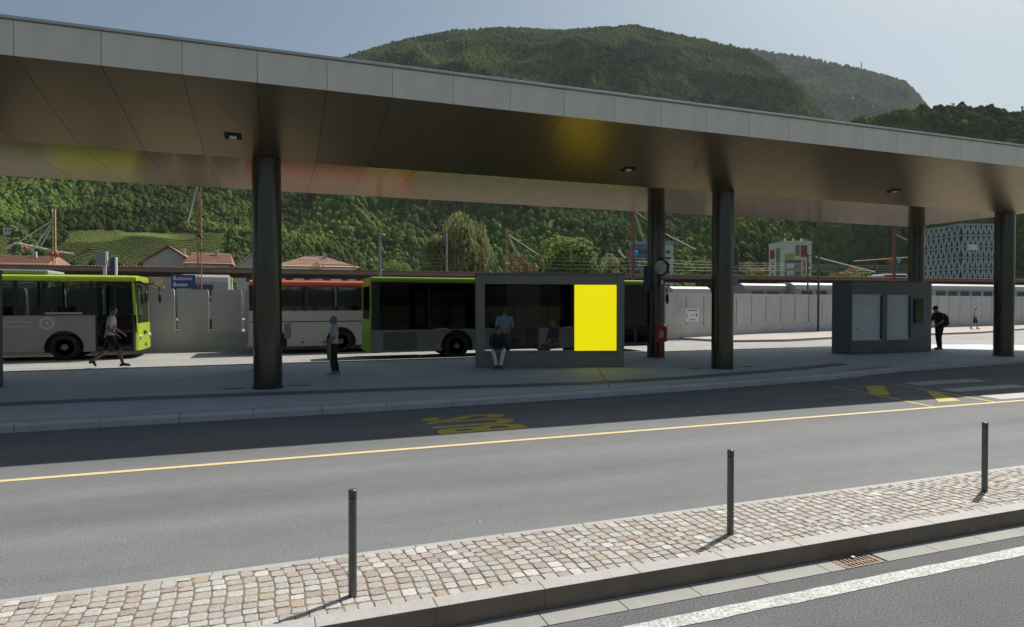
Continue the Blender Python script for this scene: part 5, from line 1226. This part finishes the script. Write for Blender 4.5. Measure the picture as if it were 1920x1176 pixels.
p = hill_at(HA, 22, 441); t = thing('white_house', 'small white house among the vines at the far left', 'house', p); B(-4,4,-3,3,-3,4.2).build('wall', m_plaster_w, t); MB().prism([(-4.6,4.2),(4.6,4.2),(0,6.6)], -3.5, 3.5, 'y').build('roof', m_tile, t, fix=True)
for k in (-2.6,-.5,1.6): B(k,k+1.1,-3.04,-3.004,1.2,2.8).build('window', m_winfar, t)
# masts on the ridges
def lattice_mast(name, label, px, py0, py1, H, d, w_, arms=()):
    h = hdir(px); r0 = ray(px, py1); e0 = r0.z/math.hypot(r0.x,r0.y); r1 = ray(px, py0); e1 = r1.z/math.hypot(r1.x,r1.y); z0 = CAMH+e0*d-6; z1 = CAMH+e1*d
    t = thing(name, label, 'mast', (h.x*d, h.y*d, z0)); hh = z1-z0; mb = MB()
    for sx in (-1,1):
        for sy in (-1,1): mb.bar((sx*w_,sy*w_,0),(sx*w_*.35,sy*w_*.35,hh), w_*.28)
    mb.build('legs', m_grey, t); br = MB(); n = 6
    for k in range(n):
        f0, f1 = k/n, (k+1)/n; a, b = w_*(1-.65*f0), w_*(1-.65*f1); s_ = 1 if k % 2 else -1
        br.bar((-s_*a,-a,hh*f0),(s_*b,-b,hh*f1), w_*.18); br.bar((-a,-s_*a,hh*f0),(-b,s_*b,hh*f1), w_*.18)
    br.build('bracing', m_grey, t)
    for z, L in arms: MB().bar((-L,0,hh*z),(L,0,hh*z), w_*.45).build('cross_arm', m_grey, t)
    return t
tm = lattice_mast('antenna_mast','tall antenna mast on the crest of the farther hill',1611,117,134,HB,2850,2.1,[(.95,4.2),(.75,4.4),(.5,3.4)])
for z in (.9,.7,.5): MB().lathe([(0,-.6),(2.2,-.3),(2.2,.5),(0,.6)], (0,-2.2,(tm.children[0].bound_box[6][2])*z), axis='y', n=16).build('dish', m_lgrey, tm)
lattice_mast('power_pylon','power line pylon on the near ridge, left of the two',1783,194,212,HC,640,.9,[(.95,3.0),(.7,3.6)])
lattice_mast('power_pylon','power line pylon on the near ridge at the right edge',1912,200,226,HC,640,.9,[(.95,2.6),(.72,3.0)])

# ================================================================== HAZE
hz = B(-3700,3700,-500,3700,-1.2,1100).build('haze', None); tag(hz, 'thin pale summer haze over the valley', 'haze', kind='stuff')
mh = bpy.data.materials.new('haze_air'); mh.use_nodes = True; t = mh.node_tree; t.nodes.clear(); oo = t.nodes.new('ShaderNodeOutputMaterial'); pv = t.nodes.new('ShaderNodeVolumePrincipled')
pv.inputs['Color'].default_value = (.82,.93,1,1); pv.inputs['Density'].default_value = .000046; pv.inputs['Anisotropy'].default_value = .2; t.links.new(pv.outputs[0], oo.inputs['Volume']); hz.data.materials.append(mh)
